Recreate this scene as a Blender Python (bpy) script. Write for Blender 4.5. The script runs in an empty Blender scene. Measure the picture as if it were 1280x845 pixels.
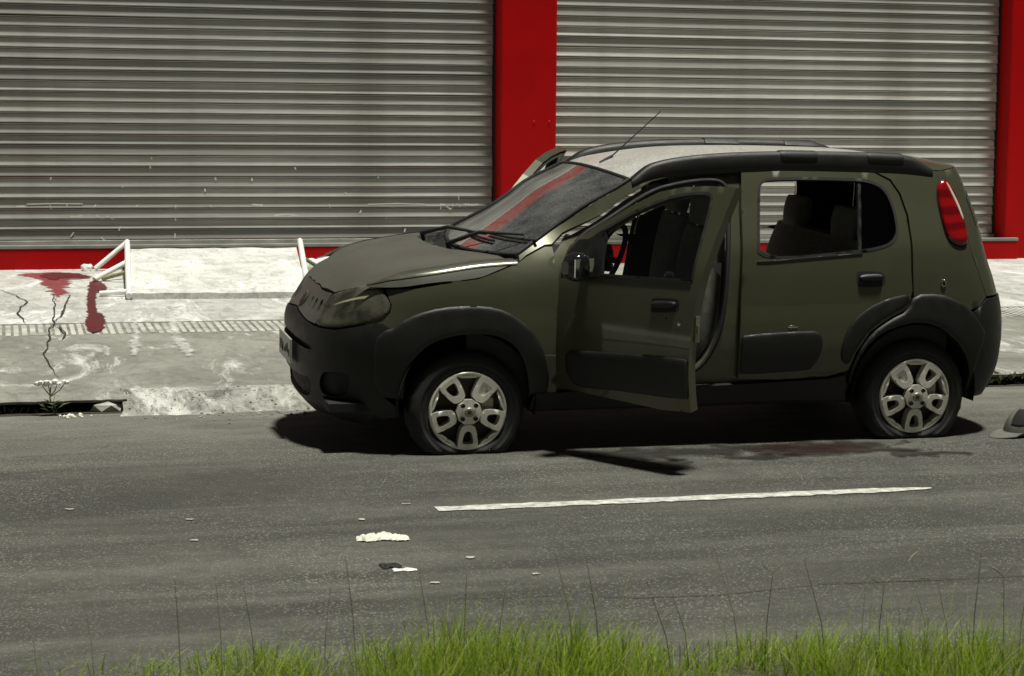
import bpy, bmesh, math, random
from mathutils import Vector, Matrix
from mathutils.geometry import delaunay_2d_cdt
random.seed(7)
SC = bpy.context.scene
COL = SC.collection
PI = math.pi
# ------------------------------------------------------------------ camera
cam_d = bpy.data.cameras.new("camera"); cam = bpy.data.objects.new("camera", cam_d); COL.objects.link(cam)
cam_d.sensor_width = 36.0; cam_d.lens = 2444.6 / 1280 * 36.0
cam_d.clip_start = 0.1; cam_d.clip_end = 1000
_R = Vector((0.9676, -0.2525, 0.0077)).normalized(); _F = Vector((0.2518, 0.9617, -0.1086)).normalized()
_U = _R.cross(_F).normalized(); _R = _F.cross(_U)
_M = Matrix((_R, _U, -_F)).transposed().to_4x4(); _M.translation = Vector((-2.1811, -9.1785, 1.6017))
cam.matrix_world = _M
cam_d.dof.use_dof = True; cam_d.dof.focus_distance = 10.6; cam_d.dof.aperture_fstop = 9.0
SC.camera = cam
# ------------------------------------------------------------------ world, sun, exposure
SUN = Vector((0.09, -0.135, 0.98)).normalized()
w = bpy.data.worlds.new("World"); SC.world = w; w.use_nodes = True
nt = w.node_tree; bg = nt.nodes["Background"]
sky = nt.nodes.new("ShaderNodeTexSky"); sky.sky_type = 'NISHITA'; sky.sun_disc = False
sky.sun_elevation = math.asin(SUN.z); sky.sun_rotation = math.atan2(SUN.x, SUN.y)
hs = nt.nodes.new("ShaderNodeHueSaturation"); hs.inputs['Saturation'].default_value = 0.10
nt.links.new(sky.outputs[0], hs.inputs['Color']); nt.links.new(hs.outputs[0], bg.inputs[0])
bg.inputs[1].default_value = 0.007
sl = bpy.data.lights.new("sun", 'SUN'); sl.energy = 5.0; sl.angle = math.radians(5.0); sl.color = (1.0, 0.985, 0.90)
so = bpy.data.objects.new("sun", sl); COL.objects.link(so)
so.rotation_euler = (-SUN).to_track_quat('-Z', 'Y').to_euler()
SC.view_settings.view_transform = 'Standard'; SC.view_settings.look = 'None'
SC.view_settings.exposure = 0.0; SC.view_settings.gamma = 1.0
# ------------------------------------------------------------------ helpers
def tag(o, label=None, cat=None, group=None, kind=None):
    if label: o['label'] = label
    if cat: o['category'] = cat
    if group: o['group'] = group
    if kind: o['kind'] = kind
    return o
def empty(name, loc=(0, 0, 0), label=None, cat=None, group=None):
    o = bpy.data.objects.new(name, None); COL.objects.link(o); o.location = loc; o.empty_display_size = .2
    return tag(o, label, cat, group)
def obj(name, me, mat, parent=None):
    if mat is not None:
        me.materials.clear()
        for m in (mat if isinstance(mat, (list, tuple)) else [mat]): me.materials.append(m)
    o = bpy.data.objects.new(name, me); COL.objects.link(o)
    if parent: o.parent = parent
    return o
class MB:
    """collects vertices and faces of one mesh"""
    def __init__(s): s.v = []; s.f = []; s.sh = []; s.mi = []
    def add(s, vs, fs, smooth=False, mi=0):
        b = len(s.v); s.v += [tuple(v) for v in vs]
        for f in fs: s.f.append(tuple(i + b for i in f)); s.sh.append(smooth); s.mi.append(mi)
        return s
    def box(s, a, b, mi=0):
        x0, y0, z0 = a; x1, y1, z1 = b
        return s.add([(x0,y0,z0),(x1,y0,z0),(x1,y1,z0),(x0,y1,z0),(x0,y0,z1),(x1,y0,z1),(x1,y1,z1),(x0,y1,z1)],
              [(3,2,1,0),(4,5,6,7),(0,1,5,4),(1,2,6,5),(2,3,7,6),(3,0,4,7)], False, mi)
    def grid(s, P, smooth=True, mi=0, closed=False, flip=False):
        n, m = len(P), len(P[0]); fs = []
        for i in range(n - 1):
            for j in range(m - 1 + (1 if closed else 0)):
                q = (i*m+j, i*m+(j+1) % m, (i+1)*m+(j+1) % m, (i+1)*m+j)
                fs.append(q[::-1] if flip else q)
        return s.add([p for r in P for p in r], fs, smooth, mi)
    def tube(s, pts, r, n=8, smooth=True, caps=True, mi=0):
        pts = [Vector(p) for p in pts]; rr = r if isinstance(r, (list, tuple)) else [r]*len(pts)
        rings = []; up = Vector((0.13, 0.21, 0.97))
        for i, p in enumerate(pts):
            t = (pts[min(i+1, len(pts)-1)] - pts[max(i-1, 0)]).normalized()
            if abs(t.dot(up)) > .95: up = Vector((0.9, .2, .1))
            a = t.cross(up).normalized(); b = t.cross(a).normalized()
            rings.append([p + (a*math.cos(2*PI*k/n) + b*math.sin(2*PI*k/n))*rr[i] for k in range(n)])
        s.grid(rings, smooth, mi, closed=True, flip=True)
        if caps:
            s.add(rings[0], [tuple(range(n))], False, mi); s.add(rings[-1], [tuple(range(n))[::-1]], False, mi)
        return s
    def lathe(s, prof, c, n=32, mi=0, smooth=True, axis='y'):
        """prof: (radius, offset along axis); axis y"""
        rings = []
        for r, d in prof:
            rings.append([(c[0]+r*math.cos(2*PI*k/n), c[1]+d, c[2]+r*math.sin(2*PI*k/n)) for k in range(n)])
        return s.grid(rings, smooth, mi, closed=True)
    def mirror_y(s):
        s.v = [(x, -y, z) for x, y, z in s.v]; s.f = [f[::-1] for f in s.f]; return s
    def mesh(s, name, weld=0.0, sharp=None):
        me = bpy.data.meshes.new(name); me.from_pydata(s.v, [], s.f)
        for p, a, m in zip(me.polygons, s.sh, s.mi): p.use_smooth = a; p.material_index = m
        if weld:
            bm = bmesh.new(); bm.from_mesh(me); bmesh.ops.remove_doubles(bm, verts=bm.verts, dist=weld)
            bm.to_mesh(me); bm.free()
        if sharp is not None: me.set_sharp_from_angle(angle=math.radians(sharp))
        me.update(); return me
    def build(s, name, mat, parent=None, weld=0.0, sharp=None): return obj(name, s.mesh(name, weld, sharp), mat, parent)
def interp(tab):
    xs = [a for a, b in tab]; ys = [b for a, b in tab]; n = len(xs)
    d = [(ys[i+1]-ys[i])/(xs[i+1]-xs[i]) for i in range(n-1)]
    m = [d[0]] + [0 if d[i-1]*d[i] <= 0 else 2*d[i-1]*d[i]/(d[i-1]+d[i]) for i in range(1, n-1)] + [d[-1]]
    def f(x):
        if x <= xs[0]: return ys[0]+m[0]*(x-xs[0])
        if x >= xs[-1]: return ys[-1]+m[-1]*(x-xs[-1])
        lo = 0
        while xs[lo+1] < x: lo += 1
        h = xs[lo+1]-xs[lo]; t = (x-xs[lo])/h
        return ((1+2*t)*(1-t)**2*ys[lo]+t*(1-t)**2*h*m[lo]+t*t*(3-2*t)*ys[lo+1]+t*t*(t-1)*h*m[lo+1])
    return f
def sm(a, b, x):
    t = min(1, max(0, (x-a)/(b-a))); return t*t*(3-2*t)
def inside(p, poly):
    x, y = p; c = False; j = len(poly)-1
    for i in range(len(poly)):
        xi, yi = poly[i]; xj, yj = poly[j]
        if (yi > y) != (yj > y) and x < (xj-xi)*(y-yi)/(yj-yi)+xi: c = not c
        j = i
    return c
def chaikin(P, n=1):
    for _ in range(n):
        Q = []
        for i in range(len(P)):
            a, b = P[i], P[(i+1) % len(P)]
            Q.append((a[0]*.75+b[0]*.25, a[1]*.75+b[1]*.25)); Q.append((a[0]*.25+b[0]*.75, a[1]*.25+b[1]*.75))
        P = Q
    return P
def area(P): return .5*sum(P[i][0]*P[(i+1) % len(P)][1]-P[(i+1) % len(P)][0]*P[i][1] for i in range(len(P)))
def ccw(P): return P if area(P) > 0 else P[::-1]
def shrink(P, g):
    P = ccw(P); n = len(P); Q = []
    for i in range(n):
        a, b, c = P[i-1], P[i], P[(i+1) % n]
        e1 = Vector((b[0]-a[0], b[1]-a[1])); e2 = Vector((c[0]-b[0], c[1]-b[1]))
        if e1.length < 1e-9 or e2.length < 1e-9: Q.append(b); continue
        e1.normalize(); e2.normalize(); nn = Vector((-e1.y-e2.y, e1.x+e2.x))
        if nn.length < .2: Q.append(b); continue
        nn.normalize(); k = g/max(.5, nn.dot(Vector((-e1.y, e1.x)))); Q.append((b[0]+nn.x*k, b[1]+nn.y*k))
    return Q
def fil(P, r):
    """cuts every corner at distance r so that chaikin rounds only the corner"""
    Q = []
    for i in range(len(P)):
        a, b, c = Vector(P[i-1]), Vector(P[i]), Vector(P[(i+1) % len(P)])
        for e in (a, c):
            d = e-b; L = d.length; q = b+d*(min(r, L*.45)/max(L, 1e-9)); Q.append((q.x, q.y))
    return Q
def resample(P, st):
    Q = []
    for i in range(len(P)):
        a, b = P[i], P[(i+1) % len(P)]; L = math.hypot(b[0]-a[0], b[1]-a[1]); n = max(1, int(math.ceil(L/st)))
        for k in range(n): Q.append((a[0]+(b[0]-a[0])*k/n, a[1]+(b[1]-a[1])*k/n))
    R = []
    for q in Q:
        if not R or math.hypot(q[0]-R[-1][0], q[1]-R[-1][1]) > st*.12: R.append(q)
    return R
def panel(mb, surf, poly, holes=(), off=0.0, thick=.018, step=.035, rnd=1, gap=.0018, hrnd=2, mi=0, back=False, bulge=0.0, lip=.006):
    """fills a polygon given in surface coordinates, lays it on the surface and folds its edge inwards"""
    P = resample(ccw(shrink(chaikin(poly, rnd), gap)), step)
    H = [resample(ccw(chaikin(h, hrnd)), step) for h in holes]
    pts = list(P); edges = [(i, (i+1) % len(P)) for i in range(len(P))]
    for h in H:
        b = len(pts); pts += h; edges += [(b+i, b+(i+1) % len(h)) for i in range(len(h))]
    nb = len(pts)
    x0 = min(p[0] for p in P); x1 = max(p[0] for p in P); y0 = min(p[1] for p in P); y1 = max(p[1] for p in P)
    ny = int((y1-y0)/(step*.87))+1; nx = int((x1-x0)/step)+1
    for j in range(ny+1):
        for i in range(nx+1):
            q = (x0+(i+.5*(j % 2))*step, y0+j*step*.87)
            if inside(q, P) and not any(inside(q, h) for h in H):
                if min((q[0]-b[0])**2+(q[1]-b[1])**2 for b in pts[:nb]) > (step*.55)**2: pts.append(q)
    if bulge:
        keep = pts[nb:]; pts = pts[:nb]; ring = []
        for g in (.006, .014, .026):
            for q in shrink(P, g):
                if inside(q, P) and min((q[0]-b[0])**2+(q[1]-b[1])**2 for b in P) > (g*.85)**2: ring.append(q)
        pts += ring+[q for q in keep if not ring or min((q[0]-b[0])**2+(q[1]-b[1])**2 for b in ring) > (step*.45)**2]
    vs, es, fs, *_ = delaunay_2d_cdt([Vector(p) for p in pts], edges, [], 0, 1e-6)
    F = []
    for f in fs:
        c = (sum(vs[i][0] for i in f)/3, sum(vs[i][1] for i in f)/3)
        if inside(c, P) and not any(inside(c, h) for h in H):
            a = [(vs[i][0], vs[i][1]) for i in f]
            F.append(tuple(f) if area(a) > 0 else tuple(f[::-1]))
    V = []; N = []
    bset = None
    for q in vs:
        h = 1e-3
        p = Vector(surf(q[0], q[1])); du = Vector(surf(q[0]+h, q[1]))-Vector(surf(q[0]-h, q[1])); dv = Vector(surf(q[0], q[1]+h))-Vector(surf(q[0], q[1]-h))
        n = du.cross(dv)
        n = n.normalized() if n.length > 1e-12 else Vector((0, -1, 0))
        d = off
        if bulge:
            e = min(1, min(math.hypot(q[0]-b[0], q[1]-b[1]) for b in P)/.028); d += bulge*(1-(1-e)**2)**.5
        V.append(p+n*d); N.append(n)
    cnt = {}
    for f in F:
        for k in range(3):
            a, b = f[k], f[(k+1) % 3]; cnt.setdefault((min(a, b), max(a, b)), []).append((a, b))
    B = [v[0] for v in cnt.values() if len(v) == 1]
    mb.add(V, F, True, mi)
    if thick:
        # small rounded lip, then the fold
        idx = {}; 
        for a, b in B:
            for i in (a, b): idx.setdefault(i, len(idx))
        ks = sorted(idx, key=lambda i: idx[i])
        r0 = [V[i] for i in ks]; r1 = [V[i]-N[i]*thick for i in ks]; n = len(ks)
        mb.add(r0+r1, [(idx[b], idx[a], idx[a]+n, idx[b]+n) for a, b in B], False, mi)
    if back:
        mb.add([V[i]-N[i]*thick for i in range(len(V))], [f[::-1] for f in F], True, mi)
    return mb
# ------------------------------------------------------------------ materials
def nodes(name):
    m = bpy.data.materials.new(name); m.use_nodes = True; t = m.node_tree
    return m, t, t.nodes["Principled BSDF"], t.nodes["Material Output"]
def N(t, typ, **kw):
    n = t.nodes.new(typ)
    for k, v in kw.items():
        if k in n.inputs: n.inputs[k].default_value = v
        else: setattr(n, k, v)
    return n
def coords(t, scale=(1, 1, 1), kind='Object'):
    tc = N(t, 'ShaderNodeTexCoord'); mp = N(t, 'ShaderNodeMapping'); mp.inputs['Scale'].default_value = scale
    t.links.new(tc.outputs[kind], mp.inputs[0]); return mp.outputs[0]
def ramp(t, src, stops):
    r = N(t, 'ShaderNodeValToRGB'); e = r.color_ramp.elements
    while len(e) < len(stops): e.new(.5)
    for k, (p, c) in enumerate(stops): e[k].position = p; e[k].color = (c if len(c) == 4 else (*c, 1)) if isinstance(c, tuple) else (c, c, c, 1)
    t.links.new(src, r.inputs[0]); return r.outputs[0]
def mixc(t, fac, a, b, mode='MIX'):
    m = N(t, 'ShaderNodeMix', data_type='RGBA', blend_type=mode)
    for s, v in ((0, fac), (6, a), (7, b)):
        if hasattr(v, 'links'): t.links.new(v, m.inputs[s])
        elif isinstance(v, tuple): m.inputs[s].default_value = (*v, 1) if len(v) == 3 else v
        else: m.inputs[s].default_value = v
    return m.outputs[2]
def noise(t, co, scale, detail=4, rough=.55, dist=0.0):
    n = N(t, 'ShaderNodeTexNoise'); n.inputs['Scale'].default_value = scale; n.inputs['Detail'].default_value = detail
    n.inputs['Roughness'].default_value = rough; n.inputs['Distortion'].default_value = dist
    t.links.new(co, n.inputs['Vector']); return n.outputs['Fac']
def bump(t, p, h, strength=.3, dist=.01):
    b = N(t, 'ShaderNodeBump'); b.inputs['Strength'].default_value = strength; b.inputs['Distance'].default_value = dist
    t.links.new(h, b.inputs['Height']); t.links.new(b.outputs[0], p.inputs['Normal']); return b
def simple(name, c, rough=.5, metal=0.0, var=.15, vs=8.0, bmp=0.0, bs=60.0, coat=0.0, spec=.5):
    m, t, p, o = nodes(name); co = coords(t)
    n = noise(t, co, vs, 5, .6)
    lo = tuple(x*(1-var) for x in c); hi = tuple(min(1, x*(1+var)) for x in c)
    t.links.new(ramp(t, n, [(.3, lo), (.7, hi)]), p.inputs['Base Color'])
    t.links.new(ramp(t, n, [(.3, max(.02, rough*.85)), (.7, min(1, rough*1.15))]), p.inputs['Roughness'])
    p.inputs['Metallic'].default_value = metal; p.inputs['Coat Weight'].default_value = coat; p.inputs['Coat Roughness'].default_value = .05
    p.inputs['Specular IOR Level'].default_value = spec
    if bmp: bump(t, p, noise(t, co, bs, 4), bmp, .004)
    return m
def glass(name, tint, refl_rough=.02, pale_haze=0.0, pale_haze_col=(.5, .5, .47), ds=9):
    m, t, p, o = nodes(name); t.nodes.remove(p)
    tr = N(t, 'ShaderNodeBsdfTransparent'); tr.inputs[0].default_value = (*tint, 1)
    gl = N(t, 'ShaderNodeBsdfGlossy'); gl.inputs['Roughness'].default_value = refl_rough
    fr = N(t, 'ShaderNodeFresnel'); fr.inputs[0].default_value = 1.5
    mx = N(t, 'ShaderNodeMixShader'); t.links.new(fr.outputs[0], mx.inputs[0]); t.links.new(tr.outputs[0], mx.inputs[1]); t.links.new(gl.outputs[0], mx.inputs[2])
    out = mx.outputs[0]
    if pale_haze:  # pale diffuse film lightens the glass in place of reflected light
        co = coords(t); df = N(t, 'ShaderNodeBsdfDiffuse'); df.inputs[0].default_value = (*pale_haze_col, 1)
        n = ramp(t, mixc(t, .4, noise(t, co, ds, 8, .7, .6), noise(t, co, 3.5, 6, .6, .8)), [(.40, pale_haze*.12), (.62, pale_haze*2.6)])
        m2 = N(t, 'ShaderNodeMixShader'); t.links.new(n, m2.inputs[0]); t.links.new(out, m2.inputs[1]); t.links.new(df.outputs[0], m2.inputs[2]); out = m2.outputs[0]
    t.links.new(out, o.inputs[0]); return m
M = {}
def paint():
    m, t, p, o = nodes('olive_paint'); co = coords(t)
    dust = ramp(t, noise(t, co, 3.0, 8, .65, .4), [(.42, 0.0), (.85, .22)])
    flake = ramp(t, noise(t, co, 900, 2), [(.3, (.063, .065, .036)), (.7, (.097, .10, .057))])
    t.links.new(mixc(t, dust, flake, (.14, .138, .108)), p.inputs['Base Color'])
    t.links.new(ramp(t, dust, [(0, .36), (1, .62)]), p.inputs['Roughness'])
    p.inputs['Metallic'].default_value = .35; p.inputs['Coat Weight'].default_value = .7
    t.links.new(ramp(t, dust, [(0, .035), (1, .3)]), p.inputs['Coat Roughness'])
    return m
M['paint'] = paint()
def hood_paint():
    m, t, p, o = nodes('dusty_olive_paint'); co = coords(t)
    d1 = noise(t, co, 2.2, 9, .68, .5); d2 = noise(t, co, 160, 3, .6)
    dust = ramp(t, mixc(t, .35, d1, d2), [(.32, .35), (.72, .85)])
    t.links.new(mixc(t, dust, (.05, .052, .034), (.115, .113, .097)), p.inputs['Base Color'])
    t.links.new(ramp(t, dust, [(0, .3), (1, .75)]), p.inputs['Roughness'])
    p.inputs['Metallic'].default_value = .2; p.inputs['Coat Weight'].default_value = .35; p.inputs['Coat Roughness'].default_value = .25
    bump(t, p, d2, .06, .002)
    return m
M['hood'] = hood_paint()
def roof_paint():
    m, t, p, o = nodes('glare_toned_roof_paint'); co = coords(t)
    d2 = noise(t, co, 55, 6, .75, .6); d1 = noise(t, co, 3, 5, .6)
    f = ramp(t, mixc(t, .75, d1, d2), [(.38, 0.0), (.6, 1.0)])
    t.links.new(mixc(t, f, (.34, .34, .30), (.66, .66, .62)), p.inputs['Base Color']); p.inputs['Roughness'].default_value = .4  # pale mottled base colour imitates the white glare on the roof
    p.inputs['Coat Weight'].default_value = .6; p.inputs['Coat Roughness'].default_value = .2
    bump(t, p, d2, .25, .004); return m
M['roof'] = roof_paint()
M['edge'] = simple('olive_edge_paint', (.10, .102, .07), .28, .3, .15, 9, coat=.8)
M['plastic'] = simple('dark_grey_plastic', (.0095, .0095, .008), .5, 0, .25, 12, .25, 500)
M['gloss_black'] = simple('gloss_black', (.012, .012, .012), .12, 0, .1, 8, coat=.5)
M['black'] = simple('black_rubber', (.012, .012, .011), .75, 0, .3, 20)
M['tyre'] = simple('tyre_rubber', (.02, .02, .018), .8, 0, .35, 9, .3, 120)
M['rim'] = simple('silver_rim', (.74, .73, .64), .3, .35, .12, 14)
M['rim_dark'] = simple('dark_brake_metal', (.05, .048, .04), .5, .6, .3, 14)
M['disc'] = simple('dull_steel', (.32, .31, .24), .45, .8, .2, 14)
M['chrome'] = simple('bright_metal', (.7, .7, .68), .15, 1.0, .08, 8)
M['cloth'] = simple('dark_seat_cloth', (.24, .24, .21), .9, 0, .25, 30, .3, 300)
M['trim'] = simple('dark_cabin_trim', (.018, .018, .016), .7, 0, .25, 10)
M['liner'] = simple('roof_lining', (.10, .10, .085), .9, 0, .1, 10)
M['glass'] = glass('window_glass', (.70, .72, .66), .01)
M['wglass'] = glass('windscreen_glass', (.80, .82, .77), .012, .085, (.60, .60, .56), 120)  # whitish speckle paints pale reflections into the windscreen
M['dglass'] = glass('dark_rear_glass', (.16, .17, .15), .02)
M['lens'] = glass('headlight_lens', (.93, .93, .86), .10, .065, (.62, .60, .46), 3)
def lamp_red():
    m, t, p, o = nodes('red_lamp_plastic'); co = coords(t, (1, 1, 1))
    sp = N(t, 'ShaderNodeSeparateXYZ'); t.links.new(co, sp.inputs[0])
    wv = N(t, 'ShaderNodeTexWave', wave_type='BANDS', bands_direction='Z'); wv.inputs['Scale'].default_value = 4; wv.inputs['Distortion'].default_value = 2.5
    t.links.new(co, wv.inputs['Vector'])
    t.links.new(ramp(t, wv.outputs['Fac'], [(.2, (.13, .001, .002)), (.8, (.27, .003, .004))]), p.inputs['Base Color'])
    p.inputs['Roughness'].default_value = .12; p.inputs['Coat Weight'].default_value = 1.0; p.inputs['Coat Roughness'].default_value = .03
    return m
M['lamp_red'] = lamp_red()
M['reflector'] = simple('lamp_reflector', (.62, .61, .48), .3, .1, .12, 6)
M['stone2'] = simple('worn_plate_print', (.14, .14, .12), .7, 0, .3, 40)
M['plate'] = simple('grey_plate', (.42, .42, .38), .4, .1, .2, 30)
def red_paint():
    m, t, p, o = nodes('red_wall_paint'); co = coords(t)
    n = noise(t, co, 1.6, 6, .6, .3); sc = noise(t, coords(t, (9, 9, 1.2)), 3.0, 6, .7)
    c = mixc(t, ramp(t, n, [(.3, 0.0), (.75, 1.0)]), (.40, .0003, .0012), (.50, .0006, .002))
    c = mixc(t, ramp(t, sc, [(.66, 0.0), (.8, .4)]), c, (.48, .05, .05))
    t.links.new(c, p.inputs['Base Color']); p.inputs['Roughness'].default_value = .45; p.inputs['Specular IOR Level'].default_value = .2
    bump(t, p, noise(t, co, 25, 4), .06, .01); return m
M['red'] = red_paint()
def steel_slat(name, k):
    m, t, p, o = nodes(name); oi = N(t, 'ShaderNodeObjectInfo')
    co = coords(t, (1, 1, 1)); st = noise(t, coords(t, (.5, 30, 30)), 2.0, 6, .65); bl = noise(t, co, 1.3, 6, .65, .4)
    c = mixc(t, ramp(t, st, [(.3, 0.0), (.7, 1.0)]), (.42*k, .42*k, .385*k), (.70*k, .70*k, .65*k))
    c = mixc(t, ramp(t, bl, [(.4, 0.0), (.75, .55)]), c, (.24*k, .22*k, .17*k))
    c = mixc(t, ramp(t, oi.outputs['Random'], [(0, 0.0), (1, .7)]), c, (.21*k, .21*k, .19*k))
    t.links.new(c, p.inputs['Base Color']); p.inputs['Metallic'].default_value = .22
    t.links.new(ramp(t, st, [(.3, .30), (.7, .5)]), p.inputs['Roughness'])
    bump(t, p, noise(t, coords(t, (1, 8, 8)), 12, 4), .08, .004); return m
M['slat'] = steel_slat('galvanised_slat', .92); M['slat2'] = steel_slat('lit_galvanised_slat', 1.22)  # same steel twice; the right bay's brighter lighting is put into its colour
M['rail'] = simple('dark_guide_channel', (.02, .012, .01), .7, .2, .3, 6)
M['sill'] = simple('pale_sill', (.24, .24, .215), .6, 0, .25, 5, .3, 60)
M['lip'] = simple('bright_steel_rail', (.5, .5, .46), .4, .5, .2, 5)
def N2(t, src, a, b):
    m = N(t, 'ShaderNodeMapRange'); m.inputs[1].default_value = -.3; m.inputs[2].default_value = 1.7; m.inputs[3].default_value = 0; m.inputs[4].default_value = 1; t.links.new(src, m.inputs[0]); return m.outputs[0]
def asphalt():
    m, t, p, o = nodes('asphalt'); co = coords(t)
    big = noise(t, co, .7, 8, .65, .8); mid = noise(t, co, 5, 9, .78, .4)
    band = noise(t, coords(t, (.25, 2.2, 1)), 1.2, 6, .6, .4)
    vo = N(t, 'ShaderNodeTexVoronoi', feature='F1'); vo.inputs['Scale'].default_value = 165; t.links.new(co, vo.inputs['Vector'])
    fine = noise(t, co, 140, 3, .7)
    c = mixc(t, ramp(t, big, [(.3, 0.0), (.7, 1.0)]), (.036, .0355, .029), (.074, .0725, .060))
    c = mixc(t, ramp(t, band, [(.45, 0.0), (.66, .8)]), c, (.125, .123, .102))
    c = mixc(t, ramp(t, mid, [(.45, 0.0), (.72, .7)]), c, (.034, .034, .027))
    hs_ = N(t, 'ShaderNodeSeparateColor'); t.links.new(vo.outputs['Color'], hs_.inputs[0])
    sx_ = N(t, 'ShaderNodeSeparateXYZ'); t.links.new(co, sx_.inputs[0])
    dst = N(t, 'ShaderNodeMath', operation='MULTIPLY'); t.links.new(ramp(t, N2(t, sx_.outputs[1], .1, 1.0), [(.10, 0.0), (.85, 1.0)]), dst.inputs[0]); t.links.new(ramp(t, noise(t, coords(t, (.6, 1.6, 1)), 2.2, 8, .7, .8), [(.34, .25), (.62, .9)]), dst.inputs[1])
    c = mixc(t, dst.outputs[0], c, (.20, .197, .166))
    sp0 = N(t, 'ShaderNodeMath', operation='MULTIPLY'); t.links.new(ramp(t, hs_.outputs[0], [(.84, 0.0), (.97, .9)]), sp0.inputs[0]); t.links.new(ramp(t, noise(t, co, 1.1, 7, .7, .5), [(.34, .12), (.64, 1.0)]), sp0.inputs[1]); sp = sp0.outputs[0]
    c = mixc(t, sp, c, (.27, .27, .235))
    c = mixc(t, ramp(t, fine, [(.3, .5), (.52, 0.0)]), c, (.045, .045, .038))
    t.links.new(c, p.inputs['Base Color']); p.inputs['Roughness'].default_value = .88
    bump(t, p, mixc(t, .5, fine, vo.outputs['Distance']), .6, .008); return m
M['asphalt'] = asphalt()
def concrete(name, lo, hi, dark, light, ds, seed=0.0):
    m, t, p, o = nodes(name); co0 = coords(t); mp = N(t, 'ShaderNodeMapping'); mp.inputs['Location'].default_value = (seed, seed*.7, 0); t.links.new(co0, mp.inputs[0]); co = mp.outputs[0]
    big = noise(t, co, .8, 9, .62, .8); mid = noise(t, co, 3.5, 9, .72, .5); fine = noise(t, co, 60, 5, .7)
    stretch = N(t, 'ShaderNodeMapping'); stretch.inputs['Scale'].default_value = (1, .35, 1); t.links.new(co, stretch.inputs[0])
    lt = noise(t, stretch.outputs[0], 2.0, 10, .78, 1.4); st = noise(t, stretch.outputs[0], 9, 8, .8, .8)
    c = mixc(t, ramp(t, big, [(.32, 0.0), (.68, 1.0)]), lo, hi)
    c = mixc(t, ramp(t, mid, [(.46, 0.0), (.68, ds)]), c, dark)
    c = mixc(t, ramp(t, lt, [(.53, 0.0), (.63, .8)]), c, light)
    c = mixc(t, ramp(t, st, [(.50, 0.0), (.66, ds)]), c, dark)
    c = mixc(t, ramp(t, fine, [(.28, .45), (.5, 0.0)]), c, dark)
    t.links.new(c, p.inputs['Base Color']); p.inputs['Roughness'].default_value = .85
    bump(t, p, mixc(t, .5, mid, fine), .5, .012); return m
M['forecourt'] = concrete('pale_forecourt_concrete', (.40, .397, .36), (.64, .64, .60), (.17, .168, .14), (.88, .88, .86), .65)
M['pavement'] = concrete('worn_pavement_concrete', (.19, .187, .157), (.31, .307, .265), (.10, .098, .08), (.66, .66, .61), .6, 3.3)
M['kerb'] = concrete('rough_kerb_concrete', (.24, .237, .20), (.42, .415, .37), (.07, .068, .055), (.70, .70, .65), .9, 7.1)
M['dark_soil'] = simple('dark_soil', (.03, .028, .02), .95, 0, .5, 20, .8, 40)
M['brick'] = simple('pale_brick', (.40, .395, .35), .85, 0, .45, 5, .4, 60)
M['joint'] = simple('brick_joint', (.20, .197, .165), .9, 0, .5, 6)
M['slabw'] = concrete('white_washed_concrete', (.60, .60, .555), (.80, .80, .76), (.22, .217, .18), (.88, .88, .85), .6, 11.0)
M['white'] = simple('white_paint', (.80, .80, .75), .5, 0, .1, 15)
M['line'] = simple('worn_road_paint', (.50, .50, .45), .7, 0, .45, 22, .3, 120)
def stain_mat(name, c, rough, scale, stretch=(1, 1, 1), lo=.35, hi=.62, maxa=.95):
    m, t, p, o = nodes(name); co = coords(t, stretch); n = noise(t, co, scale, 8, .7, .6)
    at = N(t, 'ShaderNodeAttribute', attribute_name='fade')
    ad = N(t, 'ShaderNodeMath', operation='MULTIPLY_ADD'); t.links.new(at.outputs['Fac'], ad.inputs[0]); ad.inputs[1].default_value = .42; t.links.new(n, ad.inputs[2])
    sb = N(t, 'ShaderNodeMath', operation='SUBTRACT'); t.links.new(ad.outputs[0], sb.inputs[0]); sb.inputs[1].default_value = .22
    a = ramp(t, sb.outputs[0], [(lo, 0.0), (hi, maxa)])
    t.links.new(ramp(t, n, [(.3, tuple(x*.7 for x in c)), (.7, tuple(x*1.3 for x in c))]), p.inputs['Base Color']); p.inputs['Roughness'].default_value = rough
    t.links.new(a, p.inputs['Alpha']); return m
M['red_stain'] = stain_mat('dark_red_stain', (.095, .003, .006), .5, 6, (1, .4, 1), .22, .42)
M['red_smear'] = stain_mat('pale_red_smear', (.22, .030, .034), .7, 8, (1, .4, 1), .36, .66, .9)
M['oil'] = stain_mat('wet_stain', (.018, .017, .012), .5, 7, (.6, 1.4, 1), .36, .88, .95)
M['oilred'] = stain_mat('brown_red_stain', (.020, .0055, .004), .5, 7, (.6, 1.4, 1), .36, .86, .92)
M['splash'] = stain_mat('white_splash', (.66, .66, .61), .85, 5, (1, .45, 1), .44, .86, .65)
M['crack'] = simple('crack_dirt', (.035, .03, .022), .95, 0, .3, 20)
M['earth'] = simple('verge_earth', (.06, .058, .035), .95, 0, .4, 3, .8, 30)
M['paper'] = simple('cream_paper', (.72, .72, .60), .75, 0, .12, 40)
M['cap'] = simple('grey_cap_cloth', (.12, .12, .10), .9, 0, .25, 14, .3, 250)
M['cap_print'] = simple('black_cap_print', (.012, .012, .01), .9, 0, .2, 14)
M['stem'] = simple('weed_green', (.10, .14, .035), .7, 0, .3, 20)
M['flower'] = simple('white_flower', (.82, .82, .76), .7, 0, .06, 20)
M['stone'] = simple('pale_stone', (.40, .40, .35), .9, 0, .35, 9, .6, 30)
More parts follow.
